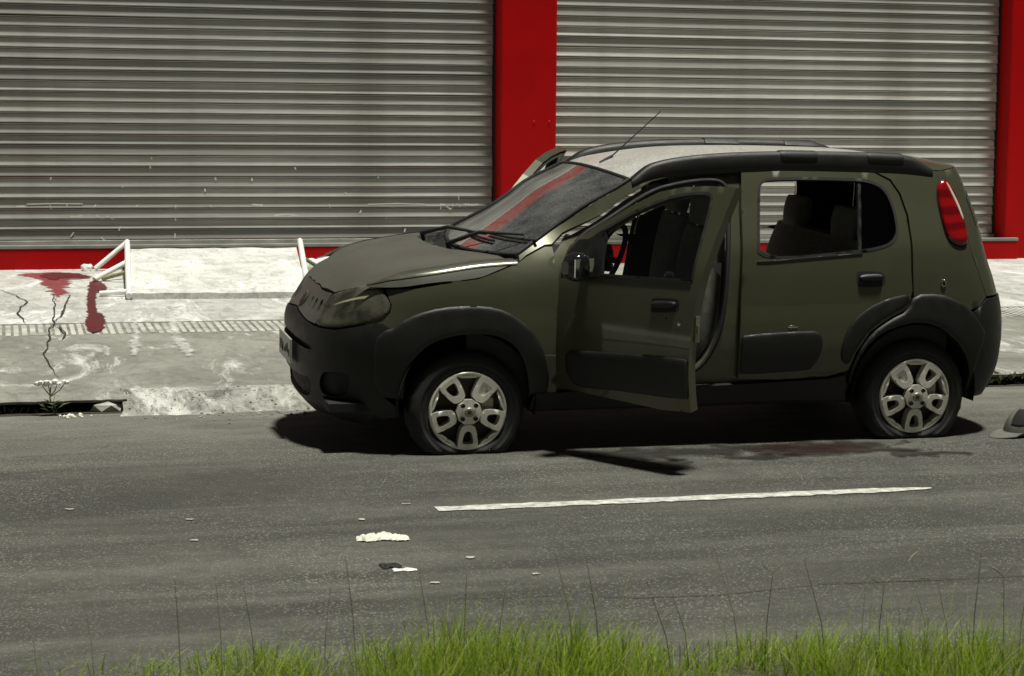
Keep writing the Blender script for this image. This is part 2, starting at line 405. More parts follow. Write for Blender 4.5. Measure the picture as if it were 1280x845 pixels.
def grass_mat():
    m, t, p, o = nodes('grass_blade'); g = N(t, 'ShaderNodeNewGeometry')
    c = ramp(t, g.outputs['Random Per Island'], [(0, (.15, .24, .015)), (.5, (.28, .43, .02)), (.8, (.40, .52, .06)), (1, (.50, .47, .22))])
    t.links.new(c, p.inputs['Base Color']); p.inputs['Roughness'].default_value = .55
    tr = N(t, 'ShaderNodeBsdfTranslucent'); t.links.new(c, tr.inputs[0])
    mx = N(t, 'ShaderNodeMixShader'); mx.inputs[0].default_value = .5
    t.links.new(p.outputs[0], mx.inputs[1]); t.links.new(tr.outputs[0], mx.inputs[2]); t.links.new(mx.outputs[0], o.inputs[0]); return m
M['drip'] = simple('thin_white_splash', (.55, .55, .50), .8, 0, .4, 12)
M['grass'] = grass_mat()
M['straw'] = simple('dry_grass_stalk', (.30, .29, .16), .8, 0, .3, 20)
M['dstalk'] = simple('dark_grass_stalk', (.12, .12, .06), .8, 0, .3, 20)
# ------------------------------------------------------------------ ground, road, pavement
def sheet(name, pts, z, mat, kind='structure', step=None):
    mb = MB(); mb.add([(x, y, z(x, y) if callable(z) else z) for x, y in pts], [tuple(range(len(pts)))])
    o = mb.build(name, mat); tag(o, kind=kind); return o
def swz(x, y): return .08+.0265*(y-1.72)
sheet('ground', [(-300, -300), (300, -300), (300, 300), (-300, 300)], -.12, M['earth'])
sheet('road', [(-90, -3.95), (90, -3.95), (90, 1.76), (-90, 1.76)], 0.0, M['asphalt'])
sheet('verge_ground', [(-90, -14), (90, -14), (90, -3.80), (-90, -3.80)], .006, M['earth'])
# pavement: slab with a rough kerb front; three stretches of kerb look different
XL, XM, XR = -1.52, -0.02, 3.05
def slab(name, x0, x1, y0, y1, mat, under):
    mb = MB(); a = [(x0, y0), (x1, y0), (x1, y1), (x0, y1)]
    top = [(x, y, swz(x, y)) for x, y in a]; bot = [(x, y, under) for x, y in a]
    mb.add(top+bot, [(0, 1, 2, 3), (0, 4, 5, 1), (1, 5, 6, 2), (2, 6, 7, 3), (3, 7, 4, 0)]); o = mb.build(name, mat); tag(o, kind='structure'); return o
slab('pavement', -60, 60, 2.06, 4.42, M['pavement'], -.1)
slab('forecourt', -60, 60, 5.04, 9.6, M['forecourt'], -.1)
# front edge of the pavement: overhanging slab over the open gutter (left), crumbled apron (middle), broken edge (right)
mb = MB()
def edge_strip(x0, x1, y0, zlow):
    n = max(2, int((x1-x0)/.05)); R = [[], [], [], []]
    for i in range(n+1):
        x = x0+(x1-x0)*i/n; j = random.uniform(-.018, .018); R[0].append((x, 2.06, swz(x, 2.06)))
        R[1].append((x, y0+j+.015, swz(x, y0))); R[2].append((x, y0+j, swz(x, y0)-.012)); R[3].append((x, y0+j+.02, zlow))
    mb.grid(R[::-1], False)
edge_strip(-60, XL, 1.76, .052)
edge_strip(XR, 60, 1.80, .050)
o = mb.build('pavement_edge', M['pavement']); tag(o, kind='structure')
mb = MB(); mb.box((-60, 1.99, -.05), (XL, 2.05, .085)); mb.box((XR, 1.99, -.05), (60, 2.05, .085)); mb.box((-60, 1.70, -.04), (XL, 2.0, .002)); mb.box((XR, 1.74, -.04), (60, 2.0, .002))
o = mb.build('gutter', M['dark_soil']); tag(o, kind='structure')
from mathutils import noise as mnoise
mb = MB(); nx, ny = 300, 26; G = []
def kz(x, y):
    e = 1.50+.06*mnoise.noise(Vector((x*2.1, 3.0, 0)))+.03*mnoise.noise(Vector((x*7, 9.0, 0))); t_ = (y-e)/(2.06-e)
    base = -.012+(swz(x, 2.06)+.012)*sm(.0, .8, t_)
    r = mnoise.fractal(Vector((x*9, y*9, 1)), 1.0, 2.0, 4)*.013+mnoise.fractal(Vector((x*30, y*30, 5)), .9, 2.0, 2)*.006
    return base+r*min(1, max(.25, 4*t_))*(1 if y < 2.04 else 0)
for j in range(ny+1):
    row = []
    for i in range(nx+1):
        x = XL+(XR-XL)*i/nx; y = 1.40+.66*j/ny; xx = x-(.05*mnoise.noise(Vector((y*8, 2.5, 0)))+.03 if i == 0 else 0)
        row.append((xx, y, kz(x, y) if j < ny else swz(x, 2.06)))
    G.append(row)
mb.grid([[(r[0][0], r[0][1], -.02) for r in G], [r[0] for r in G]], False)
mb.grid(G, True); o = mb.build('kerb', M['kerb']); tag(o, kind='structure')
# brick strip between pavement and forecourt
br = MB(); br.add([(-60, 4.42, swz(0, 4.42)-.006), (60, 4.42, swz(0, 4.42)-.006), (60, 5.04, swz(0, 5.04)-.006), (-60, 5.04, swz(0, 5.04)-.006)], [(0, 1, 2, 3)]); o = br.build('brick_strip', M['joint']); tag(o, kind='structure')
strip_parent = o
pal = MB()
x = -3.2; k = 0
while x < 6.5:
    w_ = .034+random.uniform(-.003, .003); z0 = swz(x, 4.46)+random.uniform(-.003, .002)-.002; z1 = swz(x, 5.0)+random.uniform(-.003, .002)-.002
    j = random.uniform(-.012, .012)
    pal.add([(x, 4.455+j, z0), (x+w_, 4.455+j, z0), (x+w_, 5.005+j, z1), (x, 5.005+j, z1), (x, 4.455+j, .1), (x+w_, 4.455+j, .1), (x+w_, 5.005+j, .1), (x, 5.005+j, .1)],
            [(0, 1, 2, 3), (0, 4, 5, 1), (1, 5, 6, 2), (2, 6, 7, 3), (3, 7, 4, 0)])
    x += w_+.020+random.uniform(-.002, .003)
o = pal.build('bricks', M['brick'], strip_parent); tag(o, kind='stuff')
# road line
mb = MB(); top = []; n = 60
for i in range(n+1):
    x = -.445+2.26*i/n; e_ = .03*sm(1.6, 1.815, x); top.append((x, -1.375+e_+random.uniform(-.009, .009), -1.28-e_+random.uniform(-.009, .009)))
V = []; 
for x, a, b in top: V += [(x, a, .004), (x, b, .004)]
mb.add(V, [(2*i, 2*i+2, 2*i+3, 2*i+1) for i in range(n)]); o = mb.build('lane_line', M['line']); tag(o, kind='structure')
def ribbon(name, pts, width, z, mat, label, cat, group=None, wob=.006, jit=.35):
    mb = MB(); P = []
    for i in range(len(pts)-1):
        a, b = Vector(pts[i]), Vector(pts[i+1]); L = (b-a).length; k_ = max(1, int(L/.05))
        for q in range(k_): P.append(a+(b-a)*q/k_)
    P.append(Vector(pts[-1])); ph_ = random.uniform(0, 50); P = [p+Vector((wob*4*mnoise.fractal(Vector((p.y*2.2, p.x, ph_)), .8, 2.0, 4), 0)) for p in P]
    V = []
    for i, p in enumerate(P):
        d = (P[min(i+1, len(P)-1)]-P[max(i-1, 0)]).normalized(); nn = Vector((-d.y, d.x)); w_ = width*(1+jit*2*mnoise.noise(Vector((p.x*5, p.y*5, ph_))))*(1-.75*abs(2*i/(len(P)-1)-1)**3)
        for s in (1, -1): q = p+nn*s*w_/2; V.append((q.x, q.y, (z(q.x, q.y) if callable(z) else z)))
    mb.add(V, [(2*i, 2*i+1, 2*i+3, 2*i+2) for i in range(len(P)-1)]); o = mb.build(name, mat); tag(o, label, cat, group); return o
FADE = []
def blot(mb, poly, z, rag=.02, rnd=2, step=.05, core=.05):
    """flat stain: outer outline fades out, inner outline is dense; the fade is kept per vertex"""
    P = resample(chaikin(ccw(poly), rnd), step); P = [(x+random.uniform(-rag, rag), y+random.uniform(-rag, rag)*2) for x, y in P]
    I = [q for q in shrink(P, core) if inside(q, P)]
    n = len(P); pts = P+I
    vs, es, fs, *_ = delaunay_2d_cdt([Vector(p) for p in pts], [(i, (i+1) % n) for i in range(n)], [], 0, 1e-6)
    F = []
    for f in fs:
        c = (sum(vs[i][0] for i in f)/3, sum(vs[i][1] for i in f)/3)
        if inside(c, P): F.append(tuple(f) if area([(vs[i][0], vs[i][1]) for i in f]) > 0 else tuple(f[::-1]))
    while len(FADE) < len(mb.v): FADE.append(0.0)
    for v in vs: FADE.append(0.0 if min((v[0]-p[0])**2+(v[1]-p[1])**2 for p in P) < 1e-9 else 1.0)
    mb.add([(v[0], v[1], z(v[0], v[1]) if callable(z) else z) for v in vs], F)
def stain_obj(mb, name, mat, label=None, parent=None):
    me = mb.mesh(name); at = me.attributes.new('fade', 'FLOAT', 'POINT')
    for k in range(len(me.vertices)): at.data[k].value = FADE[k]
    FADE.clear(); o = obj(name, me, mat, parent)
    if label: tag(o, label, 'stain')
    return o
# ------------------------------------------------------------------ shop front
BX = [(-3.15, -2.52), (2.44, 2.99), (7.78, 8.40)]     # pillars
YF, YS = 8.95, 9.18
zg = swz(0, 8.9)
bld = empty('shop_front', (2.6, 9.3, zg), 'red painted shop front with broad pillars, low plinth and two shuttered bays', 'building')
def part(mb, name, mat, parent, origin, label=None, **kw):
    mb.v = [(x-origin[0], y-origin[1], z-origin[2]) for x, y, z in mb.v]
    o = mb.build(name, mat, parent, **kw)
    if label: o['label'] = label
    return o
BO = (2.6, 9.3, zg)
def bevel_box(a, b, r=.012):
    bm = bmesh.new(); bmesh.ops.create_cube(bm, size=1)
    for v in bm.verts: v.co = Vector([(a[i]+b[i])/2+v.co[i]*(b[i]-a[i]) for i in range(3)])
    bmesh.ops.bevel(bm, geom=list(bm.edges), offset=r, segments=2, affect='EDGES', profile=.5)
    mb = MB(); bm.verts.ensure_lookup_table(); mb.add([v.co for v in bm.verts], [[v.index for v in f.verts] for f in bm.faces]); bm.free(); return mb
for a, b in BX: part(bevel_box((a, YF, zg-.05), (b, YF+.34, 4.6), .018), 'pillar', M['red'], bld, BO)
for a, b in ((-2.55, 2.60), (2.72, 7.90)):
    part(bevel_box((a, 8.88, zg-.08), (b, 8.945, .452), .01), 'plinth', M['red'], bld, BO)
    part(bevel_box((a, 8.875, .455), (b, 8.947, .487), .006), 'sill', M['sill'], bld, BO)
for (a, b) in ((-2.52, 2.44), (2.99, 7.78)):
    part(MB().box((a+.002, 8.948, zg-.05), (b-.002, 9.4, .470)), 'threshold', M['sill'], bld, BO)
part(bevel_box((-3.15, 9.30, 3.70), (8.40, 9.61, 4.7), .01), 'fascia', M['red'], bld, BO)
part(MB().box((-3.15, 9.62, zg-.1), (8.40, 13, 4.6)), 'wall', M['red'], bld, BO)
# neighbours' walls outside the picture so that the street goes on
for (a, b, sd) in ((-24, -3.16, 'left'), (8.41, 30, 'right')):
    nw = empty('neighbour_wall', ((a+b)/2, 9.3, zg), 'plain grey rendered wall adjoining the shop front on its %s' % sd, 'wall'); NO = ((a+b)/2, 9.3, zg)
    part(MB().box((a, 9.12, zg-.1), (b, 9.8, 4.2)), 'rendered_wall', M['pavement'], nw, NO); part(bevel_box((a, 9.04, 4.203), (b, 9.9, 4.32), .01), 'coping', M['sill'], nw, NO)
SLP = .0968
prof = [(.024,.0968),(.024,.0938),(-.005,.0930),(-.0075,.0895),(-.005,.0855),(.024,.0848),(.024,.0800),(-.001,.0790),(-.003,.066),(-.0055,.048),(-.0078,.032),(-.0140,.015),(-.0165,.009),(-.0165,.006),(-.011,.003),(.024,.0022)]
def shutter(x0, x1, label, smat):
    xs0, xs1 = x0+.03, x1-.03; L = xs1-xs0; cx = (x0+x1)/2; base = .487
    r = empty('roller_shutter', (cx, YS, base), label, 'roller shutter')
    me = None
    mb = MB(); n = 14; rows = []
    for d, z in prof: rows.append([(-L/2+L*i/n, d, z) for i in range(n+1)])
    mb.grid(rows, True, flip=False); mb.f = [f[::-1] for f in mb.f]
    me = mb.mesh('slat', sharp=38); me.materials.append(smat)
    for k in range(33):
        o = bpy.data.objects.new('slat', me); COL.objects.link(o); o.parent = r
        o.location = (random.uniform(-.003, .003), random.uniform(-.003, .003), .03+k*SLP)
        o.rotation_euler = (random.uniform(-.05, .05), random.uniform(-.0012, .0012), 0)
    bb = bevel_box((-L/2-.02, -.04, -.012), (L/2+.02, .02, .026), .004); bb.build('bottom_rail', M['lip'], r)
    for s in (-1, 1):
        g = MB(); xa = s*(L/2+.006); xb = s*(L/2+.03); xa, xb = min(xa, xb), max(xa, xb)
        g.box((xa-.004, -.075, 0), (xb+.0, .03, 3.3)) if False else g.box((xa, -.012, 0), (xb, .03, 3.3)); g.build('guide_channel', M['rail'], r)
    return r
sh1 = shutter(-2.52, 2.44, 'grey steel roller shutter left of the red pillar, scuffed with white scratches near its foot', M['slat'])
sh2 = shutter(2.99, 7.78, 'grey steel roller shutter with brighter light painted in, right of the red pillar, behind the car roof', M['slat2'])
# --- white paint scratches on the left shutter
def strokes(mb, pts, w_=.012, y=-.0140, o=(0, 0)):
    for i in range(len(pts)-1):
        a = Vector((pts[i][0], 0, pts[i][1])); b = Vector((pts[i+1][0], 0, pts[i+1][1])); d = (b-a).normalized(); nn = Vector((-d.z, 0, d.x))*w_/2
        q = [a-nn, b-nn, b+nn, a+nn]; mb.add([(p.x-o[0], y, p.z-o[1]) for p in q]+[(p.x-o[0], y+.012, p.z-o[1]) for p in q], [(0, 1, 2, 3), (0, 4, 5, 1), (1, 5, 6, 2), (2, 6, 7, 3), (3, 7, 4, 0)])
b_ = MB(); o_ = ((-2.52+2.44)/2, .487)
for P in ([(1.905,.842),(1.905,.788)], [(1.955,.820),(1.985,.800),(2.010,.788)], [(2.022,.838),(2.024,.803)], [(2.06,.836),(2.085,.828),(2.10,.806)], [(2.142,.826),(2.155,.815)], [(2.078,.918),(2.085,.88)],
          [(1.915,.832),(1.95,.826)], [(2.14,.836),(2.20,.826),(2.28,.832)], [(-2.043,.823),(-1.97,.826)], [(-1.745,.837),(-1.731,.80)], [(-1.594,.844),(-1.588,.814)], [(-1.36,.812),(-1.33,.838)], [(-.981,.812),(-.952,.834)],
          [(-.608,.833),(-.609,.80)], [(-.609,.727),(-.612,.69)], [(-.618,.573),(-.619,.53)], [(-.29,.833),(-.275,.81)], [(-1.56,.735),(-1.51,.728),(-1.47,.738),(-1.44,.722)], [(-1.33,.74),(-1.28,.715),(-1.22,.73),(-1.18,.708)],
          [(-1.114,.64),(-1.13,.60)], [(-1.564,.545),(-1.534,.59)], [(-1.29,.54),(-1.247,.50)], [(.826,.837),(.84,.80)], [(1.133,.783),(1.12,.75)], [(1.365,.721),(1.38,.70)], [(1.56,.605),(1.55,.57)], [(.979,.95),(.99,.93)],
          [(.3,.735),(.42,.742),(.55,.73)], [(.1,.836),(.2,.83)], [(-1.95,.846),(-1.7,.852),(-1.45,.848)], [(1.2,.836),(1.5,.842),(1.75,.834)]):
    strokes(b_, P, random.uniform(.006, .013), o=o_)
for (x, z) in ((-1.726,1.092),(-.243,1.093),(.1,1.086),(-1.087,1.012),(-.34,.989),(-.838,1.196),(-.829,1.277),(.5,1.19),(1.3,1.1)):
    strokes(b_, [(x, z), (x+random.uniform(-.012, .012), z-random.uniform(.01, .03))], .012, o=o_)
tag(b_.build('paint_scratches', M['white'], sh1), kind='stuff')
# small screw heads on the broad pillar
b_ = MB()
for (x, z) in ((2.768, 1.629), (2.918, 1.63)):
    b_ = MB(); b_.lathe([(.013, .004), (.011, -.004), (.001, -.006)], (x-BO[0], YF-BO[1]-.002, z-BO[2]), 10); b_.build('bolt_head', M['red'], bld)
# --- access ramp with pipe rails
rp = empty('access_ramp', (-.45, 7.6, swz(0, 7.6)), 'whitewashed concrete ramp with bent white pipe rails, rising to the left shutter', 'ramp')
RO_ = (-.45, 7.6, swz(0, 7.6))
fl, fr2, tr_, tl_ = (-1.19, 6.44), (.18, 6.36), (.47, 8.865), (-1.06, 8.865)
b_ = MB(); n = 16; G = []
for j in range(n+1):
    t_ = j/n; row = []
    for i in range(n+1):
        s_ = i/n; x = (fl[0]+(fr2[0]-fl[0])*s_)*(1-t_)+(tl_[0]+(tr_[0]-tl_[0])*s_)*t_; y = (fl[1]+(fr2[1]-fl[1])*s_)*(1-t_)+(tl_[1]+(tr_[1]-tl_[1])*s_)*t_
        row.append((x, y, swz(x, y)+.05+(.452-swz(0, 8.865)-.05)*t_+random.uniform(-.004, .004)))
    G.append(row)
b_.grid(G, True)
for edge in ([r[0] for r in G][::-1], [r[-1] for r in G], G[0]):
    b_.grid([[(p[0], p[1], swz(p[0], p[1])-.02) for p in edge], edge], False)
part(b_, 'ramp_slab', M['slabw'], rp, RO_)
def bar(name, pts, r, mat): part(MB().tube(pts, r, 8), name, mat, rp, RO_)
bar('pipe_rail', [(-1.215, 6.42, .235), (-1.14, 7.75, .372), (-1.075, 8.85, .515)], .026, M['white'])
bar('pipe_rail', [(.205, 6.34, .235), (.34, 7.5, .35), (.50, 8.85, .515)], .026, M['white'])
bar('pipe_brace', [(-1.08, 8.80, .515), (-1.37, 8.70, .285)], .022, M['white'])
bar('pipe_brace', [(-1.125, 8.0, .395), (-1.42, 7.78, .262)], .024, M['white'])
bar('pipe_brace', [(-1.20, 6.66, .25), (-1.43, 6.68, .235)], .022, M['white'])
bar('pipe_brace', [(-1.145, 7.7, .33), (-1.35, 7.82, .262)], .018, M['straw'])
bar('pipe_brace', [(.44, 8.35, .40), (.64, 8.1, .27)], .018, M['stem'])
def lump(name, c, r, mat, sub=2, amp=.35, label=None, cat=None, group=None, parent=None):
    bm = bmesh.new(); bmesh.ops.create_icosphere(bm, subdivisions=sub, radius=1)
    for v in bm.verts: v.co = Vector((v.co.x*r[0], v.co.y*r[1], v.co.z*r[2]))*(1+random.uniform(-amp, amp))
    me = bpy.data.meshes.new(name); bm.to_mesh(me); bm.free()
    o = obj(name, me, mat, parent); o.location = c; return tag(o, label, cat, group)
pr_ = empty('plaster_rubble', (.62, 8.45, swz(0, 8.45)), 'white lumps of plaster heaped beside the ramp against the red plinth', 'rubble')
for (x, y, r) in ((-.06, .05, .10), (.10, .08, .13), (.02, -.12, .10), (.22, .02, .09), (.14, -.16, .08)):
    lump('plaster_lump', (x, y, r*.4), (r, r*.9, r*.75), M['white'], 2, .12, parent=pr_)
lump('plastic_bag', (-1.44, 8.70, swz(0, 8.7)+.022), (.055, .04, .042), M['white'], 2, .22, 'small crumpled white bag lying at the foot of the red plinth', 'bag')
# --- stains and cracks on the pavement
zs = lambda k: (lambda x, y: swz(x, y)+k)
b_ = MB(); blot(b_, [(-2.10,8.50),(-1.9,8.62),(-1.70,8.62),(-1.52,8.55),(-1.40,8.28),(-1.43,7.95),(-1.58,8.02),(-1.60,7.6),(-1.66,7.2),(-1.62,6.98),(-1.66,6.64),(-1.70,6.9),(-1.74,6.55),(-1.77,6.22),(-1.79,6.88),(-1.86,7.1),(-1.83,7.5),(-1.92,7.6),(-1.86,7.95),(-1.98,8.2)], zs(.004), .022)
so_ = stain_obj(b_, 'stain', M['red_smear'], 'broad pale red smear spreading from the foot of the red plinth')
b_ = MB(); blot(b_, [(-1.86,8.46),(-1.68,8.55),(-1.56,8.45),(-1.42,8.22),(-1.45,8.05),(-1.62,8.12),(-1.75,7.9),(-1.84,8.15)], zs(.007), .02); stain_obj(b_, 'stain_core', M['red_stain'], None, so_)
b_ = MB(); blot(b_, [(-1.47,7.85),(-1.36,7.85),(-1.33,7.1),(-1.38,6.95),(-1.45,6.9),(-1.47,6.39),(-1.50,5.80),(-1.46,5.47),(-1.46,5.09),(-1.50,4.66),(-1.56,4.45),(-1.63,4.56),(-1.60,5.2),(-1.57,5.67),(-1.55,6.29),(-1.54,6.62),(-1.50,7.01)], zs(.005), .012, core=.03)
stain_obj(b_, 'stain', M['red_stain'], 'narrow dark red stain running from the ramp rail down to the brick strip')
ribbon('crack', [(-1.78,6.88),(-1.80,5.96),(-1.83,5.01),(-1.87,4.66),(-1.90,3.98),(-1.93,3.49),(-1.90,2.98),(-1.88,2.5)], .011, zs(.008), M['crack'], 'long jagged crack running from the red smear down to the white flowers', 'crack')
ribbon('crack', [(-1.67,6.75),(-1.73,5.95),(-1.78,5.5),(-1.83,5.01)], .015, zs(.009), M['crack'], 'short crack joining the long one from the right, above the brick strip', 'crack')
ribbon('crack', [(-1.83,5.01),(-1.78,4.78),(-1.77,4.48),(-1.79,4.15),(-1.83,4.08)], .014, zs(.010), M['crack'], 'short hooked crack crossing the brick strip beside the dark red stain', 'crack')
ribbon('crack', [(-2.3,7.5),(-2.07,6.8),(-1.99,6.35),(-2.05,5.99),(-2.07,5.65),(-2.02,5.03)], .012, zs(.008), M['crack'], 'thin crack at the far left of the pale forecourt', 'crack')
for polys, lab in (([[(-1.24,5.9),(-1.16,5.9),(-1.20,5.2),(-1.26,4.4),(-1.30,3.5),(-1.40,3.2),(-1.42,3.5),(-1.34,4.4),(-1.29,5.2)]], 'white paint splash running down across the brick strip below the ramp'),
        ([[(-.98,6.0),(-.88,6.0),(-.93,5.2),(-.98,4.3),(-.97,3.3),(-1.09,3.1),(-1.10,4.2),(-1.04,5.2)]], 'broad forked white paint splash on the pavement nearest the car'),
        ([[(-1.98,5.7),(-1.86,5.7),(-1.85,5.1),(-1.93,4.9)]], 'short white paint splash beside the long crack')):
    b_ = MB()
    for P in polys: blot(b_, P, zs(.011), .012, 1, .06, .04)
    stain_obj(b_, 'paint_splash', M['splash'], lab)['category'] = 'paint splash'
# ------------------------------------------------------------------ car body surfaces
X0F, X0R, LF, LR, PF, PR = .02, 2.50, 1.25, 1.1, 2.7, 3.4
UC, UT = X0F-LF, X0R+LR
sec = interp([(.1,.72),(.2,.768),(.3,.793),(.42,.815),(.52,.823),(.60,.822),(.70,.815),(.80,.804),(.86,.796),(.91,.786),(.98,.770),(1.1,.722),(1.2,.678),(1.3,.634),(1.38,.597),(1.46,.556),(1.6,.48)])
nose = interp([(.05,-.50),(.1,-.62),(.15,-.68),(.2,-.72),(.27,-.742),(.35,-.752),(.45,-.757),(.55,-.757),(.60,-.742),(.65,-.706),(.7,-.672),(.75,-.64),(.8,-.60),(.86,-.53),(.95,-.36),(1.1,-.05)])
tail = interp([(.1,2.87),(.25,2.965),(.35,3.005),(.5,3.015),(.6,3.01),(.7,2.99),(.8,2.955),(.95,2.895),(1.1,2.86),(1.25,2.805),(1.35,2.765),(1.42,2.71),(1.5,2.60)])
crs = interp([(-.5,.80),(-.35,.845),(-.1,.89),(.1,.915),(.3,.935),(.6,.96)])
def hw(x, z):
    b = sec(z)*(1-.022*((x-1.3)/1.4)**2); k = 1-sm(.35, .7, x)
    if k > 0:
        d = max(0, z-(crs(max(x, -.45))-.16)); b -= k*1.3*d*d
    return b
def S(u, z):
    if u < X0F:
        ph = (1-(X0F-u)/LF)*PI/2; c, s = math.cos(ph), math.sin(ph); r = (abs(c)**PF+abs(s)**PF)**(-1/PF)
        x = X0F-(X0F-nose(z))*c*r
        return (x, -hw(X0F+(x-X0F)*.3, z)*s*r, z)
    if u > X0R:
        ph = (1-(u-X0R)/LR)*PI/2; c, s = math.cos(ph), math.sin(ph); r = (abs(c)**PR+abs(s)**PR)**(-1/PR)
        return (X0R+(tail(z)-X0R)*c*r, -hw(X0R, z)*s*r, z)
    return (u, -hw(u, z), z)
def mir(L): return [(2*UC-u, z) for u, z in L]
GL = [(.261,.964),(.398,1.044),(.54,1.135),(.661,1.219),(.806,1.293),(.853,1.32)]          # windscreen edge on the body side
RE = [(.853,1.32),(.956,1.359),(1.106,1.382),(1.253,1.394),(1.447,1.402),(1.665,1.405),(2.08,1.399),(2.309,1.392),(2.421,1.384),(2.489,1.376)]
CRS = [(-.543,.814),(-.355,.869),(-.12,.905),(.092,.933),(.286,.945)]                       # bonnet crease
FLO = [(-.378,.619),(-.361,.649),(-.284,.695),(-.163,.725),(.01,.733),(.13,.722),(.223,.683),(.3,.622),(.354,.547),(.389,.457),(.408,.364),(.4,.29)]
FLI = [(-.308,.27),(-.306,.392),(-.265,.481),(-.195,.548),(-.094,.585),(.044,.594),(.149,.581),(.226,.534),(.274,.458),(.301,.351),(.31,.258)]
RFO = [(2.001,.366),(2.036,.465),(2.102,.561),(2.206,.628),(2.30,.668),(2.338,.753),(2.478,.755),(2.623,.72),(2.728,.668),(2.8,.59),(2.836,.543)]
RFI = [(2.002,.266),(2.029,.405),(2.105,.522),(2.229,.588),(2.378,.612),(2.511,.571),(2.668,.469),(2.744,.346),(2.756,.244)]
DOOR = [(.458,.318),(.456,.60),(.455,.87),(.438,1.01),(.50,1.062),(.69,1.153),(.82,1.235),(.97,1.311),(1.11,1.343),(1.28,1.360),(1.435,1.364),(1.42,1.22),(1.408,1.06),(1.393,.90),(1.382,.75),(1.378,.60),(1.384,.335),(1.20,.318)]
DGL = [(.694,1.112),(.816,1.187),(.943,1.25),(1.089,1.304),(1.252,1.328),(1.30,1.32),(1.316,1.298),(1.332,1.129),(1.343,.96),(1.343,.935),(.998,.914),(.60,.897),(.60,1.05)]
RDOOR = [(1.395,.335),(1.388,.57),(1.392,.75),(1.402,.918),(1.425,1.20),(1.446,1.362),(1.70,1.372),(2.076,1.372),(2.181,1.36),(2.261,1.32),(2.303,1.253),(2.329,1.149),(2.332,1.018),(2.328,.867),(2.334,.771),(2.31,.678),(2.206,.632),(2.102,.565),(2.032,.465),(1.995,.366),(1.888,.336),(1.62,.326)]
RWIN = [(1.532,1.282),(1.546,1.31),(1.591,1.332),(2.069,1.328),(2.173,1.31),(2.23,1.272),(2.261,1.187),(2.268,1.075),(2.248,1.028),(2.19,.997),(2.061,.974),(1.489,.933),(1.50,1.05)]
TL = [(2.700,1.331),(2.759,1.28),(2.789,1.203),(2.793,1.11),(2.785,1.006),(2.724,.992),(2.639,1.001),(2.572,1.036),(2.542,1.129),(2.528,1.243),(2.563,1.3),(2.632,1.324)]
HL = [(-.802,.593),(-.671,.596),(-.564,.621),(-.483,.647),(-.429,.681),(-.428,.727),(-.463,.761),(-.514,.801),(-.578,.813),(-.665,.796),(-.766,.766),(-.832,.738),(-.843,.685),(-.82,.623)]
car = empty('hatchback_car', (0, 0, 0), 'dark olive green five-door hatchback with open front doors and flat tyres, parked at the kerb', 'car')
RHO = math.radians(2.7)
# the body leans towards the street on its two flat near tyres: turned about the line y = -0.8, z = 0 of the car
car.rotation_euler = (RHO, 0, 0)
car.location = (0, .8-.8+.8*math.cos(RHO), .8*math.sin(RHO))
def side(name, mat, f, near=True, parent=None, **kw):
    """builds a part from f(mb) in near-side coordinates; far side is its mirror image"""
    mb = MB(); f(mb)
    if not near: mb.mirror_y()
    return mb.build(name, mat, parent or car, weld=kw.get('weld', 0))
# --- bonnet
zc = interp([(-.70,.735),(-.635,.762),(-.59,.79),(-.51,.838),(-.42,.880),(-.275,.925),(-.11,.955),(.02,.966),(.12,.968),(.3,.962)])
crz = interp([(-.62,.79),(-.45,.835),(-.355,.866),(-.12,.904),(.092,.932),(.286,.944)])
def ycr(x): return abs(hw(max(x, -.45), crz(max(x, -.45)))) - max(0, -.12-x)**2*.75
fe = sorted([(S(u, z)[0], abs(S(u, z)[1]), z) for u, z in [(UC, .763), (-1.174, .755), (-1.085, .762), (-1.008, .752), (-.826, .750), (-.7, .785), (-.6, .808), (-.543, .814), (-.49, .812)]], key=lambda q: q[1])
fex = interp([(q[1], q[0]) for q in fe]); fez = interp([(q[1], q[2]) for q in fe])
def H(x, Y):
    a = min(1.05, abs(Y)/ycr(x)); z = zc(x)-(zc(x)-crz(x))*a**2.4
    if abs(Y) < .70:
        xf = fex(abs(Y)); x_ = max(x, xf)
        a0 = min(1.05, abs(Y)/ycr(xf)); z0 = zc(xf)-(zc(xf)-crz(xf))*a0**2.4
        z += (1-sm(.56, .69, abs(Y)))*(fez(abs(Y))-z0)*math.exp(-(x_-xf)/.11)
    return (x, Y, z)
